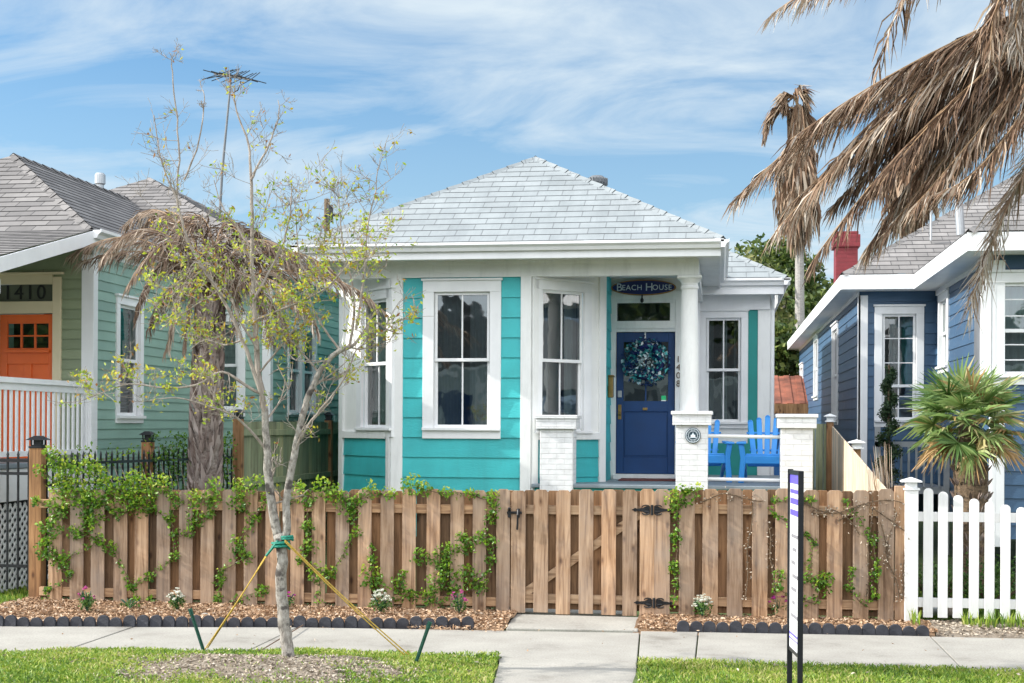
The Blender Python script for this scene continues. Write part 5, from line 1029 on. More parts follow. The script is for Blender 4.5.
#=====PLANTS=====
# ---- climbing vines on the fence: clumps given where the photo shows them (column, row, radius in photo pixels)
def vine(label, clumps, foot, group='climbing vines on the fence', dens=1.0, bright=0.0, depth=FY - .05):
    f0 = at(foot[0], foot[1], depth); t = thing('climbing_vine', label, 'vine', (f0.x, depth, 0), group)
    C, Dv, V = [], [], []; st = MB()
    for (px, py, r_) in clumps:
        c = at(px, py, depth); R_ = r_ / 100.0; n = int(dens * (7 + r_ * r_ * .62))
        for _ in range(n):
            a = random.uniform(0, 2 * math.pi); q = R_ * math.sqrt(random.random()) * random.uniform(.7, 1.15); up = q * math.sin(a)
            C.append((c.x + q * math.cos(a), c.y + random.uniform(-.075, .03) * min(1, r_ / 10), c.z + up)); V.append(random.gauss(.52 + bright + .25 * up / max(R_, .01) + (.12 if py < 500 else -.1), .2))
            Dv.append((random.gauss(0, .7), random.gauss(-.3, .5), random.gauss(-.1, .6)))
    order = sorted(clumps, key=lambda c: -c[1]); done = [(foot[0], foot[1])]
    for (px, py, r_) in order:
        nb = min(done, key=lambda d: (d[0] - px) ** 2 + (d[1] - py) ** 2); a, b = at(nb[0], nb[1], depth), at(px, py, depth); m1 = a.lerp(b, .5) + Vector((random.uniform(-.04, .04), -.02, random.uniform(-.04, .02)))
        st.tube([a, a.lerp(m1, .5) + Vector((random.uniform(-.015, .015), -.01, 0)), m1, b], [.005, .004, .0035, .003], 5); done.append((px, py))
        nn_ = int((b - a).length * 90)
        for k in range(nn_):
            f = random.random(); q = a.lerp(b, f) + Vector((random.gauss(0, .022), random.uniform(-.04, .01), random.gauss(0, .022))); C.append(tuple(q)); Dv.append((random.gauss(0, .7), random.gauss(-.3, .5), random.gauss(-.1, .6))); V.append(random.gauss(.42 + bright, .2))
    st.build('stems', 'barkf', t); C = np.array(C); n = len(C)
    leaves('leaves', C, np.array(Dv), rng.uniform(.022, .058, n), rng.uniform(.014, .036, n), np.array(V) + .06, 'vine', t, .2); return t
vine('thick green vine wrapping the tall post and first boards at the left end', [(50, 452, 9), (58, 462, 12), (72, 470, 14), (90, 466, 12), (100, 478, 14), (62, 486, 15), (80, 492, 16), (60, 508, 14), (52, 528, 15), (46, 548, 13), (62, 560, 12), (88, 503, 16), (103, 500, 16), (92, 522, 12), (76, 532, 9), (100, 540, 7), (118, 490, 14), (132, 494, 17), (134, 478, 10), (150, 488, 15), (142, 506, 12), (70, 574, 5), (40, 470, 7), (36, 500, 6), (118, 512, 8), (48, 590, 4)], (46, 604), dens=1.25)
vine('green vine over the second run of boards from the left end', [(165, 485, 12), (152, 506, 9), (176, 500, 9), (170, 520, 7), (110, 547, 9), (195, 498, 12), (197, 518, 12), (190, 532, 7), (214, 487, 10), (213, 500, 10), (212, 514, 6), (132, 586, 7), (137, 602, 7), (152, 602, 7), (150, 576, 6), (176, 556, 6), (175, 534, 5)], (140, 606))
vine('green vine around boards just left of the young tree trunk', [(243, 488, 13), (240, 502, 12), (254, 520, 8), (238, 545, 11), (248, 556, 7), (220, 580, 7), (218, 600, 6), (262, 590, 8), (222, 570, 5), (258, 482, 8), (266, 498, 7)], (222, 606))
vine('green vine hanging over boards just right of the young tree trunk', [(300, 489, 9), (321, 487, 12), (334, 494, 12), (309, 500, 8), (346, 502, 12), (353, 514, 8), (357, 532, 6), (309, 526, 9), (309, 546, 10), (318, 573, 12), (331, 573, 8), (289, 500, 6), (302, 560, 6), (357, 500, 8), (371, 488, 8), (390, 494, 7)], (318, 606))
vine('lone low vine tuft on boards left of the white daisies', [(371, 576, 13), (380, 586, 9), (373, 560, 6), (372, 546, 4), (399, 585, 10), (412, 596, 8), (403, 574, 5)], (372, 606))
vine('vine climbing in a diagonal band towards the gate latch', [(412, 486, 12), (424, 489, 9), (446, 493, 7), (470, 494, 6), (493, 497, 8), (493, 508, 8), (491, 518, 7), (491, 542, 8), (480, 538, 7), (468, 545, 11), (462, 536, 7), (491, 560, 6), (421, 557, 10), (446, 553, 12), (443, 564, 10), (437, 582, 11), (430, 596, 11), (449, 577, 10), (468, 576, 14), (482, 586, 9), (455, 590, 7)], (440, 606))
vine('vine spilling over the first boards right of the hinges', [(673, 498, 10), (686, 500, 9), (695, 489, 8), (675, 510, 7), (676, 537, 7), (673, 568, 7), (676, 583, 4), (682, 490, 7)], (674, 606))
vine('small vine tufts scattered on boards behind the real-estate sign', [(775, 500, 4), (775, 515, 3), (811, 499, 5), (800, 498, 3), (813, 542, 5), (806, 579, 7), (821, 585, 12), (826, 578, 8), (780, 576, 8), (776, 588, 5), (807, 535, 4)], (815, 604), dens=.9)
vine('sparse vine tufts on the last boards beside the white fence', [(873, 540, 8), (876, 572, 7), (849, 587, 6), (852, 570, 4), (874, 596, 5), (845, 500, 3)], (866, 606), dens=.9)
iv = vine('dense green vine on the iron side fence before the green house', [(0, 0, 0)][:0] + [], (160, 480)) if False else None
def vine_line(label, a, b, n, z0, z1, bright, dens):
    t = thing('climbing_vine', label, 'vine', Vector(a).lerp(Vector(b), .5), 'climbing vines on the fence'); a, b = Vector(a), Vector(b); f = rng.uniform(0, 1, n); z = rng.uniform(0, 1, n) ** .7 * (z1 - z0) + z0 + .08 * np.sin(f * 23)
    P = np.array(a)[None] * (1 - f[:, None]) + np.array(b)[None] * f[:, None] + rng.normal(size=(n, 3)) * .05; P[:, 2] = z
    keep = (np.sin(f * 31 + z * 9) + np.sin(f * 13 - z * 17) + rng.normal(size=n) * .6) > dens; P = P[keep]; m = len(P)
    leaves('leaves', P, rng.normal(size=(m, 3)), rng.uniform(.03, .06, m), rng.uniform(.02, .035, m), rng.normal(.42 + bright, .2, m), 'vine', t, .2)
    st = MB()
    for k in range(14):
        p = a.lerp(b, (k + .5) / 14); st.tube([p + Vector((0, 0, z0)), p + Vector((.08, .05, (z0 + z1) / 2)), p + Vector((-.05, .1, z1 - .1))], .006, 5)
    st.build('stems', 'barkg', t)
vine_line('dense vine covering the iron side fence beside the palm trunk', PL0.lerp(PL1, .50), PL1, 3400, .5, 1.72, -.05, -.5)
vine_line('thin vine on the iron side fence just behind the lantern post', PL0, PL0.lerp(PL1, .5), 1500, .8, 1.6, .15, .5)
# dry vine stems on the right-hand boards
DV = thing('dry_vine', 'leafless brown vine stems twining across the right-hand boards', 'vine', (gx(840, FY), FY - .06, 0)); mb = MB(); dl = []
for (x0, y0, x1, y1, amp) in ((798, 500, 905, 512, 10), (812, 504, 858, 530, 8), (838, 512, 905, 520, 12), (880, 520, 898, 600, 5), (866, 600, 872, 500, 4), (745, 600, 752, 500, 4), (768, 520, 775, 600, 4), (700, 500, 762, 496, 5), (896, 515, 885, 560, 6), (902, 600, 906, 540, 3)):
    pts = []
    for k in range(13):
        f = k / 12; q = at(x0 + (x1 - x0) * f + amp * .35 * math.sin(f * 9), y0 + (y1 - y0) * f + amp * math.sin(f * 5.5 + x0), FY - .058); pts.append(q)
        for _ in range(4): dl.append((q.x + random.gauss(0, .025), q.y + random.uniform(-.02, .01), q.z + random.gauss(0, .03)))
    mb.tube(pts, .0055, 5)
mb.build('stems', 'barkf', DV); dl = np.array(dl); leaves('dry_leaves', dl, rng.normal(size=dl.shape), rng.uniform(.015, .035, len(dl)), rng.uniform(.008, .02, len(dl)), rng.uniform(0, 1, len(dl)), 'straw', DV, .4)
# ---- flowering plants in the mulch
def bedplant(name, label, cat, px, py, w, h, petal, nf=26, nl=160, group=None, spread=.5):
    """w,h in photo pixels, py = row of the foot"""
    g0 = gnd(px, py, .05); t = thing(name, label, cat, (g0.x, g0.y, .04), group); s = 1 / 104.0; W_, H_ = w * s / 2, h * s; mb = MB()
    for k in range(9):
        a = random.uniform(0, 6.28); mb.tube([g0, g0 + Vector((math.cos(a) * W_ * .4, math.sin(a) * W_ * .4, H_ * .5)), g0 + Vector((math.cos(a) * W_ * .8, math.sin(a) * W_ * .8, H_ * .85))], [.005, .004, .003], 5)
    mb.build('stems', 'bleafs' if 'bleafs' in M else 'stake', t)
    v = rng.normal(size=(nl, 3)); v = unit(v) * rng.uniform(.3, 1, (nl, 1)); P = np.stack([g0.x + v[:, 0] * W_, g0.y + v[:, 1] * W_, g0.z + H_ * .42 + v[:, 2] * H_ * .42], 1)
    leaves('leaves', P, rng.normal(size=(nl, 3)) + [0, 0, .4], rng.uniform(.025, .05, nl), rng.uniform(.010, .022, nl), rng.uniform(0, 1, nl), 'bleaf', t, .2)
    if petal:
        C, D_ = [], []
        for k in range(nf):
            a = random.uniform(0, 6.28); rr_ = math.sqrt(random.random()); c = Vector((g0.x + math.cos(a) * rr_ * W_, g0.y + math.sin(a) * rr_ * W_ * .8 - .02, g0.z + H_ * (1.02 - .45 * rr_ ** 2) + random.uniform(-.02, .02)))
            for m in range(7):
                b = m * .9 + random.random(); d = Vector((math.cos(b), math.sin(b) * .8 - .2, .5 + random.random() * .4)).normalized(); C.append(c + d * .010); D_.append(d)
        n = len(C); leaves('blossoms', np.array([tuple(c) for c in C]), np.array([tuple(d) for d in D_]), rng.uniform(.018, .028, n), rng.uniform(.012, .018, n), rng.uniform(0, 1, n), petal, t, .3)
    return t
gp = 'flowering plants in the mulch bed'
bedplant('flower', 'pink flowers with dark green leaves, nearest the left lantern post', 'flower', 87, 611, 20, 23, 'pink', 10, 220, gp)
bedplant('flower', 'small creamy white flower bush between the leftmost pink flowers and the young tree', 'flower', 177, 610, 19, 20, 'wpet', 22, 170, gp)
bedplant('flower', 'magenta flower half hidden behind the young tree trunk', 'flower', 287, 607, 18, 16, 'mag', 9, 90, gp)
bedplant('flower', 'full round clump of white daisies over green leaves', 'flower', 381, 612, 23, 21, 'wpet', 42, 150, gp)
bedplant('flower', 'upright pink flowers just left of the gate latch', 'flower', 459, 613, 18, 23, 'pink', 12, 120, gp)
bedplant('flower', 'white flower bush just right of the gate walk', 'flower', 702, 616, 22, 20, 'wpet', 32, 170, gp)
bedplant('weed', 'tall leafy green weed beside the white flower bush', 'weed', 722, 612, 22, 30, None, 0, 170)
bedplant('flower', 'deep magenta flowers left of the real-estate sign', 'flower', 778, 616, 21, 21, 'mag', 26, 130, gp)
bedplant('flower', 'thin whitish flower bush near the last boards of the fence', 'flower', 867, 617, 22, 19, 'wpet', 14, 150, gp)
for (px, py, w_, h_, lab) in ((740, 613, 16, 14, 'low green sprig in the mulch beside the tall weed'), (130, 608, 26, 10, 'low green sprigs under the boards left of the creamy flower bush'), (899, 616, 18, 14, 'green weed tuft at the foot of the last fence board'), (940, 606, 12, 16, 'grassy green weed tuft against the white fence'), (1004, 618, 9, 22, 'bright green bulb shoot in front of the white fence')):
    bedplant('weed', lab, 'weed', px, py, w_, h_, None, 0, 60)
g0 = gnd(925, 617, .05); J = thing('glass_jar', 'tipped clear jar lying by the white fence post', 'jar', g0); mb = MB(); mb.tube([g0 + Vector((-.05, -.05, .07)), g0 + Vector((-.045, -.03, .07)), g0 + Vector((.10, .06, .07))], [.045, .055, .06], 14); mb.build('jar_body', 'steel', J); mb = MB(); mb.tube([g0 + Vector((-.066, -.065, .07)), g0 + Vector((-.05, -.05, .07))], .05, 14); mb.build('lid', 'brass', J)
g0 = gnd(948, 614, .05); mb = MB(); mb.lathe(g0, [(.09, -.03), (.15, 0), (.14, .05), (.07, .08)], 8); o = mb.build('rock', 'dirt', None, .02); tag(o, 'flat brown rock lying beside the tipped jar', 'rock')
# ---- young street tree
YT = thing('young_tree', 'young mottled-bark tree with sparse yellow-green leaves on the front verge', 'tree', TB); TY = TB.y
tb, lp, ld = MB(), [], []; br = MB()
def P_(px, py, dy=0.0): return at(px, py, TY + dy)
def limb(mb, pts, r0, r1, n=7, dy=0.0, twigs=0, tl=.5, leafy=.6, dyE=None):
    dyE = dy if dyE is None else dyE
    W_ = [P_(p[0], p[1], dy + (dyE - dy) * i / max(1, len(pts) - 1)) for i, p in enumerate(pts)]
    # smooth the polyline
    Q = []
    for i in range(len(W_) - 1):
        a, b, c, d = W_[max(0, i - 1)], W_[i], W_[i + 1], W_[min(len(W_) - 1, i + 2)]
        for k in range(4): t_ = k / 4; Q.append(0.5 * ((2 * b) + (c - a) * t_ + (2 * a - 5 * b + 4 * c - d) * t_ ** 2 + (3 * b - a - 3 * c + d) * t_ ** 3))
    Q.append(W_[-1]); m = len(Q); Q = [q + Vector((random.gauss(0, .003), random.gauss(0, .003), 0)) if 0 < i < m - 1 else q for i, q in enumerate(Q)]
    mb.tube(Q, [r0 + (r1 - r0) * i / (m - 1) for i in range(m)], n)
    for _ in range(twigs):
        i = random.randint(int(m * .25), m - 1); i = min(i, m - 2); twig(Q[i], (Q[i + 1] - Q[i]).normalized(), tl * random.uniform(.5, 1.1) * (1 if Q[i].z < 4.1 else .6), max(.0035, r1 * .55), 2, leafy)
def twig(p, d, L, r_, depth, leafy):
    side = Vector((random.gauss(0, 1), random.gauss(0, 1), random.gauss(.35, .7))).normalized(); d = (d * .55 + side * .85).normalized(); pts = [p]; n = 5
    for k in range(n): d = (d + Vector((random.gauss(0, .13), random.gauss(0, .13), random.gauss(.05, .12)))).normalized(); pts.append(pts[-1] + d * L / n)
    br.tube(pts, [r_ * .8 + (.0016 - r_ * .8) * k / n for k in range(n + 1)], 4, False)
    if depth > 0:
        for _ in range(4 if depth > 1 else 3): i = random.randint(1, n - 1); twig(pts[i], (pts[i + 1] - pts[i]).normalized(), L * random.uniform(.35, .65), r_ * .6, depth - 1, leafy)
    for q in pts[2:]:
        if random.random() < leafy * (.27 if q.z < 3.6 else .08):
            for _ in range(random.randint(1, 3)): lp.append(tuple(q + Vector((random.gauss(0, .02), random.gauss(0, .02), random.gauss(0, .02))))); ld.append((random.gauss(0, .7) + d.x * .5, random.gauss(0, .7), random.gauss(.1, .7)))
limb(tb, [(289, 661), (286, 640), (283, 610), (281, 580), (282, 556), (278, 535)], .050, .041, 12)
limb(tb, [(278, 538), (272, 505), (268, 470), (267, 440), (264, 405)], .038, .026, 9, twigs=3)
limb(tb, [(281, 545), (287, 525), (287, 495), (294, 455), (303, 415), (312, 388), (322, 368), (336, 353), (352, 346)], .034, .018, 9, twigs=5)
L_ = [  # pixel polylines, start/end radius, depth at start/end, twigs, twig length, leafiness
 ([(264, 408), (258, 370), (256, 335), (254, 300), (252, 260), (252, 215), (251, 175), (249, 145), (237, 112), (234, 98)], .026, .004, 0, .1, 20, .45, .45),
 ([(251, 180), (262, 158), (272, 138), (279, 115), (278, 100)], .010, .003, .05, .15, 5, .28, .35),
 ([(266, 430), (262, 400), (250, 360), (236, 325), (222, 298), (204, 268), (190, 245), (182, 222), (177, 195), (179, 160), (177, 120), (172, 72), (171, 58)], .018, .0035, 0, -.25, 18, .42, .30),
 ([(181, 205), (166, 175), (157, 140), (154, 115)], .008, .003, -.2, -.3, 4, .25, .15), ([(184, 180), (196, 150), (204, 112), (203, 90)], .008, .003, -.2, -.15, 4, .22, .12),
 ([(262, 395), (245, 385), (222, 372), (196, 385), (165, 388), (130, 384), (104, 392), (84, 400)], .013, .003, 0, -.35, 16, .32, .75),
 ([(266, 450), (250, 430), (232, 415), (205, 405), (178, 398), (150, 400)], .012, .003, 0, -.5, 11, .32, .4),
 ([(258, 350), (240, 320), (226, 290), (205, 300), (185, 312), (160, 330)], .012, .003, 0, -.1, 13, .42, .8),
 ([(254, 300), (270, 270), (284, 240), (291, 205), (292, 180)], .012, .003, 0, .3, 11, .35, .6),
 ([(352, 346), (362, 335), (372, 322), (385, 328), (398, 334)], .013, .004, 0, .1, 9, .35, .5),
 ([(350, 347), (354, 315), (352, 285), (344, 250), (340, 215), (338, 186)], .012, .003, 0, .1, 14, .36, .65),
 ([(356, 330), (362, 290), (365, 262), (368, 225), (376, 190), (377, 168)], .011, .003, 0, .05, 12, .30, .6),
 ([(340, 350), (325, 330), (312, 305), (302, 270), (297, 235), (295, 196)], .011, .003, 0, .25, 14, .42, .75),
 ([(318, 372), (300, 350), (284, 330), (272, 300)], .010, .003, 0, .2, 12, .42, .85),
 ([(296, 445), (312, 420), (330, 398), (346, 375), (356, 350), (372, 340), (402, 318)], .011, .003, 0, -.25, 10, .36, .6),
 ([(300, 430), (315, 418), (330, 402), (338, 388)], .009, .003, 0, .2, 4, .25, .2),
 ([(256, 320), (280, 310), (304, 300), (330, 285), (352, 262), (385, 255)], .011, .003, 0, -.3, 15, .40, .85),
 ([(260, 372), (276, 352), (292, 330), (300, 300)], .010, .003, 0, -.2, 12, .36, .85),
 ([(252, 250), (236, 225), (222, 205), (214, 180)], .008, .003, .05, .1, 6, .26, .4),
 ([(226, 298), (210, 280), (196, 262), (186, 275), (170, 290)], .010, .003, -.1, -.2, 12, .38, .85),
 ([(242, 340), (225, 345), (205, 340), (190, 350)], .009, .003, .1, .35, 10, .36, .8),
]
for (pts, r0, r1, d0_, d1_, tw, tl, lf) in L_: limb(br, pts, r0, r1, 6, d0_, tw, tl, lf, d1_)
tb.build('trunk', 'barky', YT, smooth=True); br.build('branches', 'barkg', YT)
lp = np.array(lp); n = len(lp); print('tree leaves', n)
leaves('foliage', lp, np.array(ld), rng.uniform(.024, .055, n), rng.uniform(.012, .024, n), np.clip(rng.normal(.60, .24, n) + (lp[:, 2] > 4) * .2, 0, 1), 'tleaf', YT, .25)
tie = P_(282, 541); mb = MB()
def coil(c, r_, h, turns=2.0): return [c + Vector((r_ * math.cos(a), r_ * math.sin(a), h * a / (turns * 6.28) - h / 2)) for a in np.linspace(0, turns * 6.28, int(turns * 14))]
mb.tube(coil(P_(281, 545), .066, .05), .012, 6); mb.tube(coil(P_(287, 538), .045, .03), .010, 6); mb.tube([P_(278, 541, -.06), P_(266, 556, -.05)], [.014, .010], 6); mb.build('tree_strap', 'strap', YT)
def rope(label, a, b, mat, sag=.03, off=.012, cat='rope'):
    t = MB()
    for s in (-1, 1): t.tube([a.lerp(b, k / 14) + Vector((s * off * (k / 14), 0, -sag * math.sin(math.pi * k / 14) + s * off * .5)) for k in range(15)], .0055, 5)
    o = t.build('guy_rope', mat, None); tag(o, label, cat, 'ropes staking the young tree'); return o
sL, sR = gnd(204, 652, .02), gnd(414, 668, .02)
rope('yellow guy rope running from tree strap down to the left green stake', P_(268, 553, -.04), sL + Vector((.02, 0, .03)), 'rope', .01)
rope('yellow guy rope running from tree strap down to the right', P_(285, 541, -.07), gnd(408, 656, .02), 'rope', .02)
rope('thin brown line low over the sidewalk behind the tree', gnd(303, 625, .03), gnd(258, 652, .04), 'lineb', 0, .001)  # thin brown strip laid low across the sidewalk
for (t0, b0, lab) in (((190, 609), sL, 'green metal stake leaning left at the grass edge'), ((430, 622), sR, 'green metal stake leaning right on the grass')):
    top = at(t0[0], t0[1], b0.y + .02); t = MB(); dd = (top - b0).normalized(); t.bar(b0 - dd * .12, top, .028, .006, (0, 1, 0)); t.bar(b0 - dd * .12, top, .006, .028, (0, 1, 0)); t.bar(top - dd * .05, top + dd * .003, .034, .012, (0, 1, 0)); o = t.build('garden_stake', 'stake', None); tag(o, lab, 'stake', 'stakes of the young tree')
# ---- real-estate sign seen nearly edge-on
zt_, YF, YB = 8.45, 8.45, 8.82
a0_, b0_ = at(801, 471, YF), at(790.5, 470, YB); SG = thing('yard_sign', 'thin black-framed real-estate sign seen edge-on at the sidewalk grass', 'sign', (a0_.x, YF, 0))
for p, zz in ((a0_, 0), (b0_, 0)): mb = MB(); mb.box(p.x - .016, p.x + .016, p.y - .016, p.y + .016, -.05, a0_.z); mb.build('leg', 'black', SG, .002)
zb1 = at(799, 657, YF).z; mb = MB(); mb.bar(a0_ - Vector((0, 0, .012)), b0_ - Vector((0, 0, .012)), .024, .024); mb.bar((a0_.x, a0_.y, zb1), (b0_.x, b0_.y, zb1), .02, .02); mb.build('frame', 'black', SG)
fs = Frame((b0_.x, b0_.y), (a0_.x, a0_.y)); ztop_ = a0_.z - .025
mb = MB(); mb.fbox(fs, .016, fs.L - .016, -.004, .004, zb1 + .01, ztop_); pn = mb.build('panel', 'signw', SG, .001)
mb = MB(); hgt_ = ztop_ - zb1
for (f0_, f1_, u0_, u1_) in ((.0, .055, .02, .98), (.085, .11, .1, .9), (.135, .17, .1, .9), (.20, .235, .1, .9), (.90, .915, .02, .98), (.93, .94, .02, .98)): mb.fbox(fs, fs.L * u0_ if u0_ > .05 else .018, fs.L * u1_ if u1_ < .95 else fs.L - .018, .0045, .0055, ztop_ - hgt_ * f1_, ztop_ - hgt_ * f0_ - .002)
mb.each('violet_band', 'purple', pn)
mb = MB()
for k in range(7): z = ztop_ - hgt_ * (.34 + k * .075); mb.fbox(fs, fs.L * (.2 + .1 * (k % 2)), fs.L * (.8 - .12 * (k % 3)), .0045, .0055, z - .022, z)
mb.build('grey_print', 'greyp', pn)
#=====PALMS=====
def bez(pts, n):
    """smooth path through control points (repeated linear interpolation)"""
    out = []
    for i in range(n + 1):
        t_ = i / n; q = [Vector(p) for p in pts]
        while len(q) > 1: q = [a.lerp(b, t_) for a, b in zip(q[:-1], q[1:])]
        out.append(q[0])
    return out
def feather(parent, pts, nleaf, ll, mat='dead', stem='stemd', hang=.8, w=.02, vb=0.0, r0=.022, name='frond', start=.12, spread=1.0):
    path = bez(pts, 40); F = MB(); F.tube(path, [r0 * (1 - .8 * i / 40) for i in range(41)], 6)
    o = F.build(name, stem, parent); P0, P1, P2, V = [], [], [], []
    lenp = [0]; 
    for a, b in zip(path[:-1], path[1:]): lenp.append(lenp[-1] + (b - a).length)
    tone = random.gauss(0, .10)
    for k in range(nleaf):
        f = start + (1 - start) * (k + random.random() * .6) / nleaf; i = min(39, int(f * 40)); p = path[i].lerp(path[i + 1], f * 40 - i); d = (path[i + 1] - path[i]).normalized()
        sd = d.cross(Vector((0, 0, 1))).normalized(); s_ = 1 if k % 2 else -1; L = ll * (0.55 + .75 * math.sin(math.pi * min(1, f * .85 + .12))) * random.uniform(.7, 1.15)
        h = hang * random.uniform(.55, 1.3); v1 = (d * .75 + sd * s_ * .6 * spread * random.uniform(.3, 1.3) + Vector((random.gauss(0, .14), random.gauss(0, .14), -h * .6 + random.gauss(0, .12)))).normalized(); v2 = (v1 * .5 + d * .3 + Vector((random.gauss(0, .22), random.gauss(0, .22), -h * 1.15))).normalized()
        P0.append(p); P1.append(p + v1 * L * .5); P2.append(p + v1 * L * .5 + v2 * L * .55); V.append(.5 + vb + tone + random.gauss(0, .27))
    P0, P1, P2 = (np.array([tuple(v) for v in q]) for q in (P0, P1, P2)); ribbons('leaflets', P0, P1, P2, rng.uniform(w * .6, w * 1.3, len(P0)), np.array(V), mat, o); return o
# ---- big palm at the right edge, its dead fronds sweeping over the picture
YP = 11.0; BPc = at(1135, -22, YP)
BP = thing('palm_tree', 'large palm with long dead brown feather fronds sweeping in from upper right', 'palm', (BPc.x, YP, 0))
mb = MB(); pth = [Vector((BPc.x + .15, YP, -.1)), Vector((BPc.x + .1, YP, 2.0)), Vector((BPc.x, YP, BPc.z))]; mb.tube(bez(pth, 20), [.30 - .004 * i for i in range(21)], 16); mb.build('trunk', 'barkp', BP)
def pf(y, *pp): return [BPc + Vector((random.uniform(-.05, .05), y * .1, random.uniform(-.08, .06)))] + [at(p[0], p[1], YP + y * (i + 1) / len(pp)) for i, p in enumerate(pp)]
FR_ = [
 (.0, (1040, 0), (900, 60), (800, 130), (735, 200)), (.25, (1040, -5), (920, 40), (820, 130), (772, 165)), (-.2, (1040, 10), (910, 75), (840, 160), (775, 232)),
 (.15, (1040, 0), (930, 70), (850, 150), (790, 205)), (-.3, (1050, 20), (950, 85), (870, 180), (812, 262)), (.35, (1050, 15), (960, 80), (880, 160), (835, 205)),
 (.0, (1050, 20), (970, 90), (900, 190), (868, 250)), (-.15, (1060, 30), (990, 90), (930, 180), (880, 240)), (.4, (1060, 20), (1000, 80), (940, 150), (902, 215)),
 (-.4, (1060, 30), (1010, 90), (950, 170), (915, 205)), (.2, (1060, 10), (1000, 60), (940, 120), (850, 160)), (-.1, (1050, -5), (960, 35), (880, 75), (790, 140)),
 (.5, (1050, 0), (980, 40), (900, 90), (830, 115)), (-.5, (1060, 35), (1030, 110), (985, 180), (945, 190)), (.1, (1060, 0), (1010, 40), (950, 75), (905, 130)),
 (.55, (1060, 20), (1020, 80), (980, 140), (930, 165)), (.05, (1050, 0), (970, 50), (910, 105), (858, 170)), (-.35, (1050, 10), (980, 70), (920, 130), (880, 185)), (.3, (1055, 15), (990, 75), (925, 120), (870, 150)), (-.1, (1060, 20), (1010, 75), (960, 125), (915, 150)), (.15, (1060, 30), (1020, 90), (975, 150), (925, 190)), (.45, (1060, 25), (1010, 95), (960, 160), (890, 215)), (-.05, (1040, 8), (940, 50), (870, 115), (810, 190)),
 (.3, (1075, 60), (1045, 130), (1008, 190), (988, 250), (970, 308)),
 (-.25, (1080, -60), (960, -75), (850, -45), (772, 14)), (.3, (1080, -90), (1000, -95), (900, -45), (812, -3)), (.1, (1090, -90), (1020, -105), (950, -80), (905, -8)),
 (-.45, (1070, -60), (1010, -55), (985, 0), (992, 62)), (-.35, (1075, -40), (1030, -45), (1008, 5), (1018, 50)),
]
for i, (y, *pp) in enumerate(FR_):
    big = i < 23; feather(BP, pf(y, *pp), 360 if big else 280, .35 if big else (.42 if i == 23 else .30), spread=1.8 if i == 23 else 1.0, hang=.62 if big else (.05 if i == 23 else .8), w=.0125, vb=-.04 if big else (.35 if i == 23 else .12), r0=.018)  # light put into one frond's colour: paler leaflets offset the shade there
for k in range(10):     # fronds on the side away from the photo
    a = R(-70 + k * 22); e_ = random.uniform(-.2, .9); feather(BP, [BPc, BPc + Vector((math.cos(a), math.sin(a), .7 + e_)) * 1.0, BPc + Vector((math.cos(a) * 2.2, math.sin(a) * 2.2, .5 + e_)), BPc + Vector((math.cos(a) * 2.7, math.sin(a) * 2.7, -.9 + e_))], 110, .42, hang=.9)
# ---- dying palm behind the left part of the fence
LY = 15.6; Lb = at(207, 500, LY); LC = at(212, 300, LY); LP = thing('palm_tree', 'stocky palm with brown drooping dead crown behind the fence at left', 'palm', (Lb.x, LY, 0))
mb = MB(); path = bez([Vector((Lb.x - .03, LY, -.05)), Vector((Lb.x - .03, LY, 1.2)), Vector((Lb.x - .02, LY, 2.2)), LC], 26)
mb.tube(path, [.175 - .002 * i for i in range(27)], 14); tr = mb.build('trunk', 'barkp', LP)
P0, P1, P2, V = [], [], [], []
for k in range(820):      # criss-cross leaf bases
    f = random.random(); i = min(25, int(f * 26)); p = path[i].lerp(path[i + 1], f * 26 - i); a = random.uniform(0, 6.283); o_ = Vector((math.cos(a), math.sin(a), 0)); rr_ = .165 - .05 * f
    t_ = Vector((-o_.y, o_.x, 0)) * random.choice((-1, 1)) * .25; P0.append(p + o_ * rr_ * .95); P1.append(p + o_ * (rr_ + .035) + t_ * .12 + Vector((0, 0, .09))); P2.append(p + o_ * (rr_ + .055) + t_ * .2 + Vector((0, 0, .17 + .1 * f * random.random()))); V.append(random.uniform(.15, 1) - .35 * max(0, f - .55) * 2)
P0, P1, P2 = (np.array([tuple(v) for v in q]) for q in (P0, P1, P2)); ribbons('leaf_bases', P0, P1, P2, .055, np.array(V), 'boot', tr)
LF = [((190, 265), (150, 215), (105, 235), (68, 256)), ((195, 250), (160, 205), (125, 225), (100, 262)), ((200, 240), (170, 200), (150, 200), (125, 225)), ((200, 235), (185, 195), (160, 205), (140, 232)),
      ((205, 245), (180, 215), (150, 245), (128, 285)), ((200, 260), (170, 235), (145, 270), (135, 320)), ((210, 240), (205, 205), (185, 215), (165, 260)), ((212, 240), (220, 205), (235, 215), (250, 260)),
      ((215, 245), (235, 205), (262, 225), (278, 270)), ((220, 250), (250, 215), (290, 240), (310, 285)), ((222, 260), (262, 235), (315, 245), (345, 285)), ((225, 265), (270, 250), (330, 262), (385, 312)),
      ((225, 270), (265, 262), (300, 290), (318, 330)), ((218, 262), (240, 250), (262, 290), (270, 340)), ((208, 265), (190, 255), (172, 300), (168, 350)), ((205, 270), (185, 270), (160, 290), (150, 330)),
      ((220, 270), (250, 262), (275, 300), (290, 340)), ((228, 275), (290, 255), (340, 275), (372, 300)), ((212, 250), (225, 230), (240, 270), (236, 330)), ((210, 255), (198, 240), (190, 290), (184, 350)), ((215, 250), (215, 215), (200, 205), (178, 222)),
      ((200, 262), (165, 240), (120, 250), (80, 262)), ((224, 262), (250, 240), (280, 262), (298, 312))]
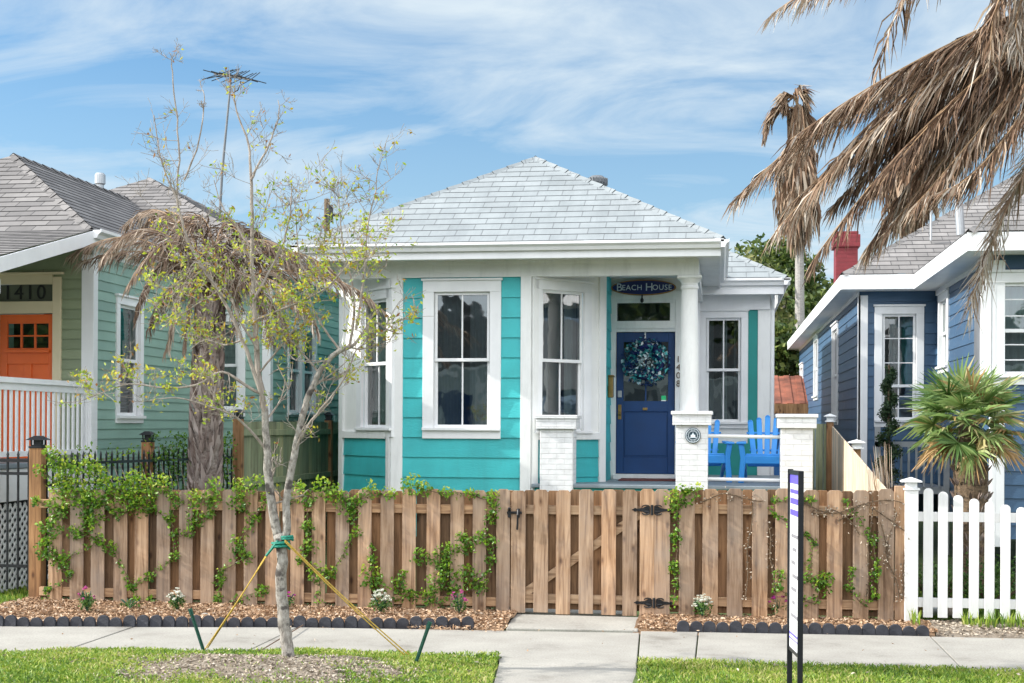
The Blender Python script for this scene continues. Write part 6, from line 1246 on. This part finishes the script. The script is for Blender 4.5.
for pp in LF:
    y = random.uniform(-.5, .9); c0_ = LC + Vector((random.uniform(-.06, .06), random.uniform(-.06, .06), random.uniform(-.25, .05)))
    feather(LP, [c0_] + [at(p[0], p[1], LY + y * (i + 1) / 4) for i, p in enumerate(pp)], 180, .30, 'dead2', hang=.8, w=.016, vb=-.05, r0=.014)
# ---- tall dead fan palms far behind
def skirt_palm(label, px, Y, pytop, pybot, wpx, trunkpx, n=2600, top=True, dv=0.0):
    c = at(px, pytop, Y); b = at(px, pybot, Y); s = Y / F_PX; R_ = wpx * s / 2; t = thing('palm_tree', label, 'palm', (c.x, Y, 0), 'dead fan palms behind the houses'); mb = MB()
    mb.tube([(c.x + .1, Y, -.1), (c.x + .05, Y, c.z * .5), (c.x, Y, c.z)], [trunkpx * s * .62, trunkpx * s * .5, trunkpx * s * .4], 12); mb.build('trunk', 'bark2', t)
    H_ = c.z - b.z; f = rng.uniform(0, 1, n); a = rng.uniform(0, 6.283, n); prof_ = np.interp(f, [0, .25, .6, .85, 1], [.45, .55, 1.0, .85, .22]); rr_ = R_ * prof_ * rng.uniform(.15, 1, n) ** .6 * (1 + .28 * np.sin(a * 3 + f * 9) + .15 * np.sin(a * 7 - f * 21)); L = rng.uniform(.35, .8, n) * Y / 31
    P0 = np.stack([c.x + rr_ * .65 * np.cos(a), Y + rr_ * .65 * np.sin(a), c.z - f * H_ * .78 + .1], 1); P1 = P0 + np.stack([rr_ * .3 * np.cos(a), rr_ * .3 * np.sin(a), -L * .5], 1); P2 = P1 + np.stack([rng.normal(0, .06, n), rng.normal(0, .06, n), -L * .6], 1)
    ribbons('dead_skirt', P0, P1, P2, rng.uniform(.03, .08, n) * Y / 31, rng.normal(.55 + dv, .2, n), 'dead', t)
    return t, c
tp, c = skirt_palm('tall bare-trunked palm with shaggy grey-brown skirt and curled tuft', 799, 45, 108, 262, 46, 9, n=1900)
for pp in (((792, 112), (778, 98), (768, 108), (764, 136)), ((796, 105), (790, 86), (802, 88), (806, 102)), ((798, 104), (794, 88), (782, 92), (788, 108)), ((800, 112), (812, 108), (814, 120), (812, 135))):
    feather(tp, [c] + [at(p[0], p[1], 45) for p in pp], 150, .62, hang=.9, w=.07, r0=.045, start=.4)
skirt_palm('palm with shaggy skirt just behind the blue house roof, mostly hidden by fronds', 910, 47, 118, 244, 52, 10, n=2000, dv=-.15)
# ---- green fan palm in the right yard
FYp = 16.4; FC = at(968, 418, FYp); FP = thing('fan_palm', 'small green fan palm with fibrous trunk behind the white picket fence', 'palm', (FC.x, FYp, 0))
mb = MB(); path = bez([Vector((FC.x + .08, FYp, -.1)), Vector((FC.x + .06, FYp, .9)), FC], 14); mb.tube(path, [.17] * 8 + [.18, .185, .19, .18, .15, .11, .08], 14); tr = mb.build('trunk', 'barkf', FP)
P0, P1, P2, V = [], [], [], []
for k in range(420):
    f = random.random() * .9; i = int(f * 14); p = path[i]; a = random.uniform(0, 6.283); o_ = Vector((math.cos(a), math.sin(a), 0)); P0.append(p + o_ * .16); P1.append(p + o_ * .20 + Vector((0, 0, .05))); P2.append(p + o_ * .235 + Vector((0, 0, .10))); V.append(random.uniform(0, .8))
P0, P1, P2 = (np.array([tuple(v) for v in q]) for q in (P0, P1, P2)); ribbons('leaf_bases', P0, P1, P2, .035, np.array(V), 'boot', tr)
def fan(parent, base, d, L, size, vb, droop=.25, n=26):
    """one palmate leaf: petiole then radiating folded segments"""
    d = d.normalized(); hub = base + d * L + Vector((0, 0, -L * .12)); F = MB(); F.tube([base, base + d * L * .5 + Vector((0, 0, .02)), hub], [.009, .007, .005], 5); o = F.build('frond', 'fanstem', parent)
    nrm = (Vector((0, 0, 1)) + Vector((random.gauss(0, .3), random.gauss(0, .3), 0)) - d * .3).normalized(); s = d.cross(nrm).normalized(); u = s.cross(d).normalized(); P0, P1, P2, V = [], [], [], []
    for k in range(n):
        a = R(-125 + 250 * k / (n - 1)); v = (d * math.cos(a) + s * math.sin(a)).normalized(); ll_ = size * (1 - .28 * abs(a) / 2.2) * random.uniform(.9, 1.05)
        P0.append(hub); P1.append(hub + v * ll_ * .55 + u * .05 * size); P2.append(hub + v * ll_ + Vector((0, 0, -droop * ll_ * random.uniform(.5, 1.3))) + u * random.gauss(0, .02)); V.append(.5 + vb + random.gauss(0, .13))
    P0, P1, P2 = (np.array([tuple(v) for v in q]) for q in (P0, P1, P2)); ribbons('leaf_fan', P0, P1, P2, size * .075, np.array(V), 'fan', o)
M['fanstem'] = paint('fan_palm_stem', (0.13, 0.19, 0.06), 0.5, 0.2, 9, 0.1)
for k in range(42):
    a = k * 2.39996; el = -.85 + 1.95 * ((k + .5) / 42); d = Vector((math.cos(a) * math.cos(el), math.sin(a) * math.cos(el), math.sin(el)))
    fan(FP, FC + Vector((0, 0, -.05 + .1 * k / 46)), d, random.uniform(.28, .42), random.uniform(.38, .48), .10 + .28 * (1 if el < -.55 else 0) + random.gauss(0, .13) + .10, .14 if el < .1 else .04)
# ---- spiral topiary, dried plume, dark shrub by the blue house
c = at(889, 385, 21.3); TO = thing('topiary', 'slender dark spiral topiary standing before the blue house window', 'topiary', (c.x, 21.3, 0)); mb = MB(); mb.tube([(c.x, 21.3, .2), (c.x, 21.3, c.z + .3)], .02, 6); mb.build('trunk', 'barkf', TO)
n = 4200; f = rng.uniform(0, 1, n); zz = 1.15 + f * (at(889, 368, 21.3).z - 1.15); ang = f * 6.283 * 4.2; rad = (.19 - .12 * f); v = unit(rng.normal(size=(n, 3))) * rng.uniform(.4, 1, (n, 1)) * (.15 - .07 * f)[:, None]
leaves('foliage', np.stack([c.x + rad * .55 * np.cos(ang) + v[:, 0], 21.3 + rad * .55 * np.sin(ang) + v[:, 1], zz + v[:, 2] * .7], 1), rng.normal(size=(n, 3)), .04, .025, rng.uniform(0, 1, n), 'topi', TO)
mb = MB(); mb.lathe((c.x, 21.3, 0), [(.16, 0), (.22, .95), (.24, 1.0), (.2, 1.0)], 16); mb.build('planter', 'clay', TO)
q = at(886, 488, 15.0); DP = thing('dry_frond', 'bundle of dry tan palm leaves standing upright behind the fence corner', 'plant', (q.x, 15.0, 0)); n = 60; P0 = np.tile([q.x + .05, 15.0, .3], (n, 1)) + rng.normal(size=(n, 3)) * .03; tpp = at(880, 448, 15.0)
P2 = np.stack([rng.normal(tpp.x, .05, n), rng.normal(15, .06, n), rng.uniform(q.z, tpp.z + .08, n)], 1); ribbons('leaves', P0, (P0 + P2) / 2 + rng.normal(size=(n, 3)) * .015, P2, .022, rng.normal(.75, .15, n), 'dead', DP)
mb = MB(); mb.tube([(q.x + .05, 15, 0), (q.x + .05, 15, .35)], .03, 6); mb.build('stem', 'stemd', DP)
def bush(name, label, cat, base, rx, ry, rz, n, mat, ls=.05):
    t = thing(name, label, cat, base); b = Vector(base); mb = MB()
    for k in range(12): a = random.uniform(0, 6.28); mb.tube([b, b + Vector((math.cos(a) * rx * .5, math.sin(a) * ry * .5, rz * .9)), b + Vector((math.cos(a) * rx * .8, math.sin(a) * ry * .8, rz * 1.6))], [.012, .008, .004], 5)
    mb.build('stems', 'barkf', t); v = unit(rng.normal(size=(n, 3))) * rng.uniform(.3, 1.05, (n, 1)); C = np.stack([b.x + v[:, 0] * rx, b.y + v[:, 1] * ry, b.z + rz + v[:, 2] * rz], 1)
    leaves('foliage', C, rng.normal(size=(n, 3)), rng.uniform(ls * .6, ls * 1.2, n), rng.uniform(ls * .3, ls * .6, n), rng.uniform(0, 1, n), mat, t)
bush('shrub', 'bare dark shrub behind the end of the sloping board fence', 'shrub', (gx(873, 19.5), 19.5, 0), .45, .4, .75, 500, 'topi')
bush('shrub', 'low green ground shrub seen through the white pickets', 'shrub', (gx(990, 15.4), 15.4, 0), .9, .35, .28, 1800, 'bleaf')
bush('shrub', 'low green shrub behind the white pickets near their post', 'shrub', (gx(940, 15.2), 15.2, 0), .45, .3, .25, 900, 'bleaf')
def far_house(name, label, x, y, w_, d_, wall, roofm):
    t = thing(name, label, 'house', (x, y, 0)); m = MB(); m.box(x - w_ / 2, x + w_ / 2, y - d_, y, .5, 4.0); m.build('wall', wall, t)
    m = MB(); m.prism([(x - w_ / 2 - .4, y + .4, 4.0), (x + w_ / 2 + .4, y + .4, 4.0), (x, y + .4, 6.4)], (0, -d_ - .8, 0)); m.build('roof', roofm, t)
    for k in (-1, 1): m = MB(); m.box(x + k * w_ * .3 - .5, x + k * w_ * .3 + .5, y, y + .05, 1.6, 3.3); m.build('window', 'dark', t); 
    m = MB(); m.box(x - .5, x + .5, y, y + .06, .9, 3.1); m.build('door', 'navy', t); m = MB(); m.box(x - w_ / 2, x + w_ / 2, y, y + 1.6, .6, .85); m.box(x - w_ / 2, x + w_ / 2, y + 1.55, y + 1.6, 3.7, 3.95); m.build('porch', 'white', t)
    for k in range(4): m = MB(); xx = x - w_ / 2 + .1 + k * (w_ - .2) / 3; m.box(xx - .08, xx + .08, y + 1.45, y + 1.6, .85, 3.7); m.build('porch_post', 'white', t)
far_house('far_house', 'pale grey gabled house across the street, left', -9.5, -12, 7, 9, 'blindw', 'roofg')
far_house('far_house', 'cream gabled house across the street, facing the cottage', -1, -12.5, 7, 9, 'curt', 'roofb')
far_house('far_house', 'sage gabled house across the street, right', 8, -12, 7, 9, 'olive', 'roofg')
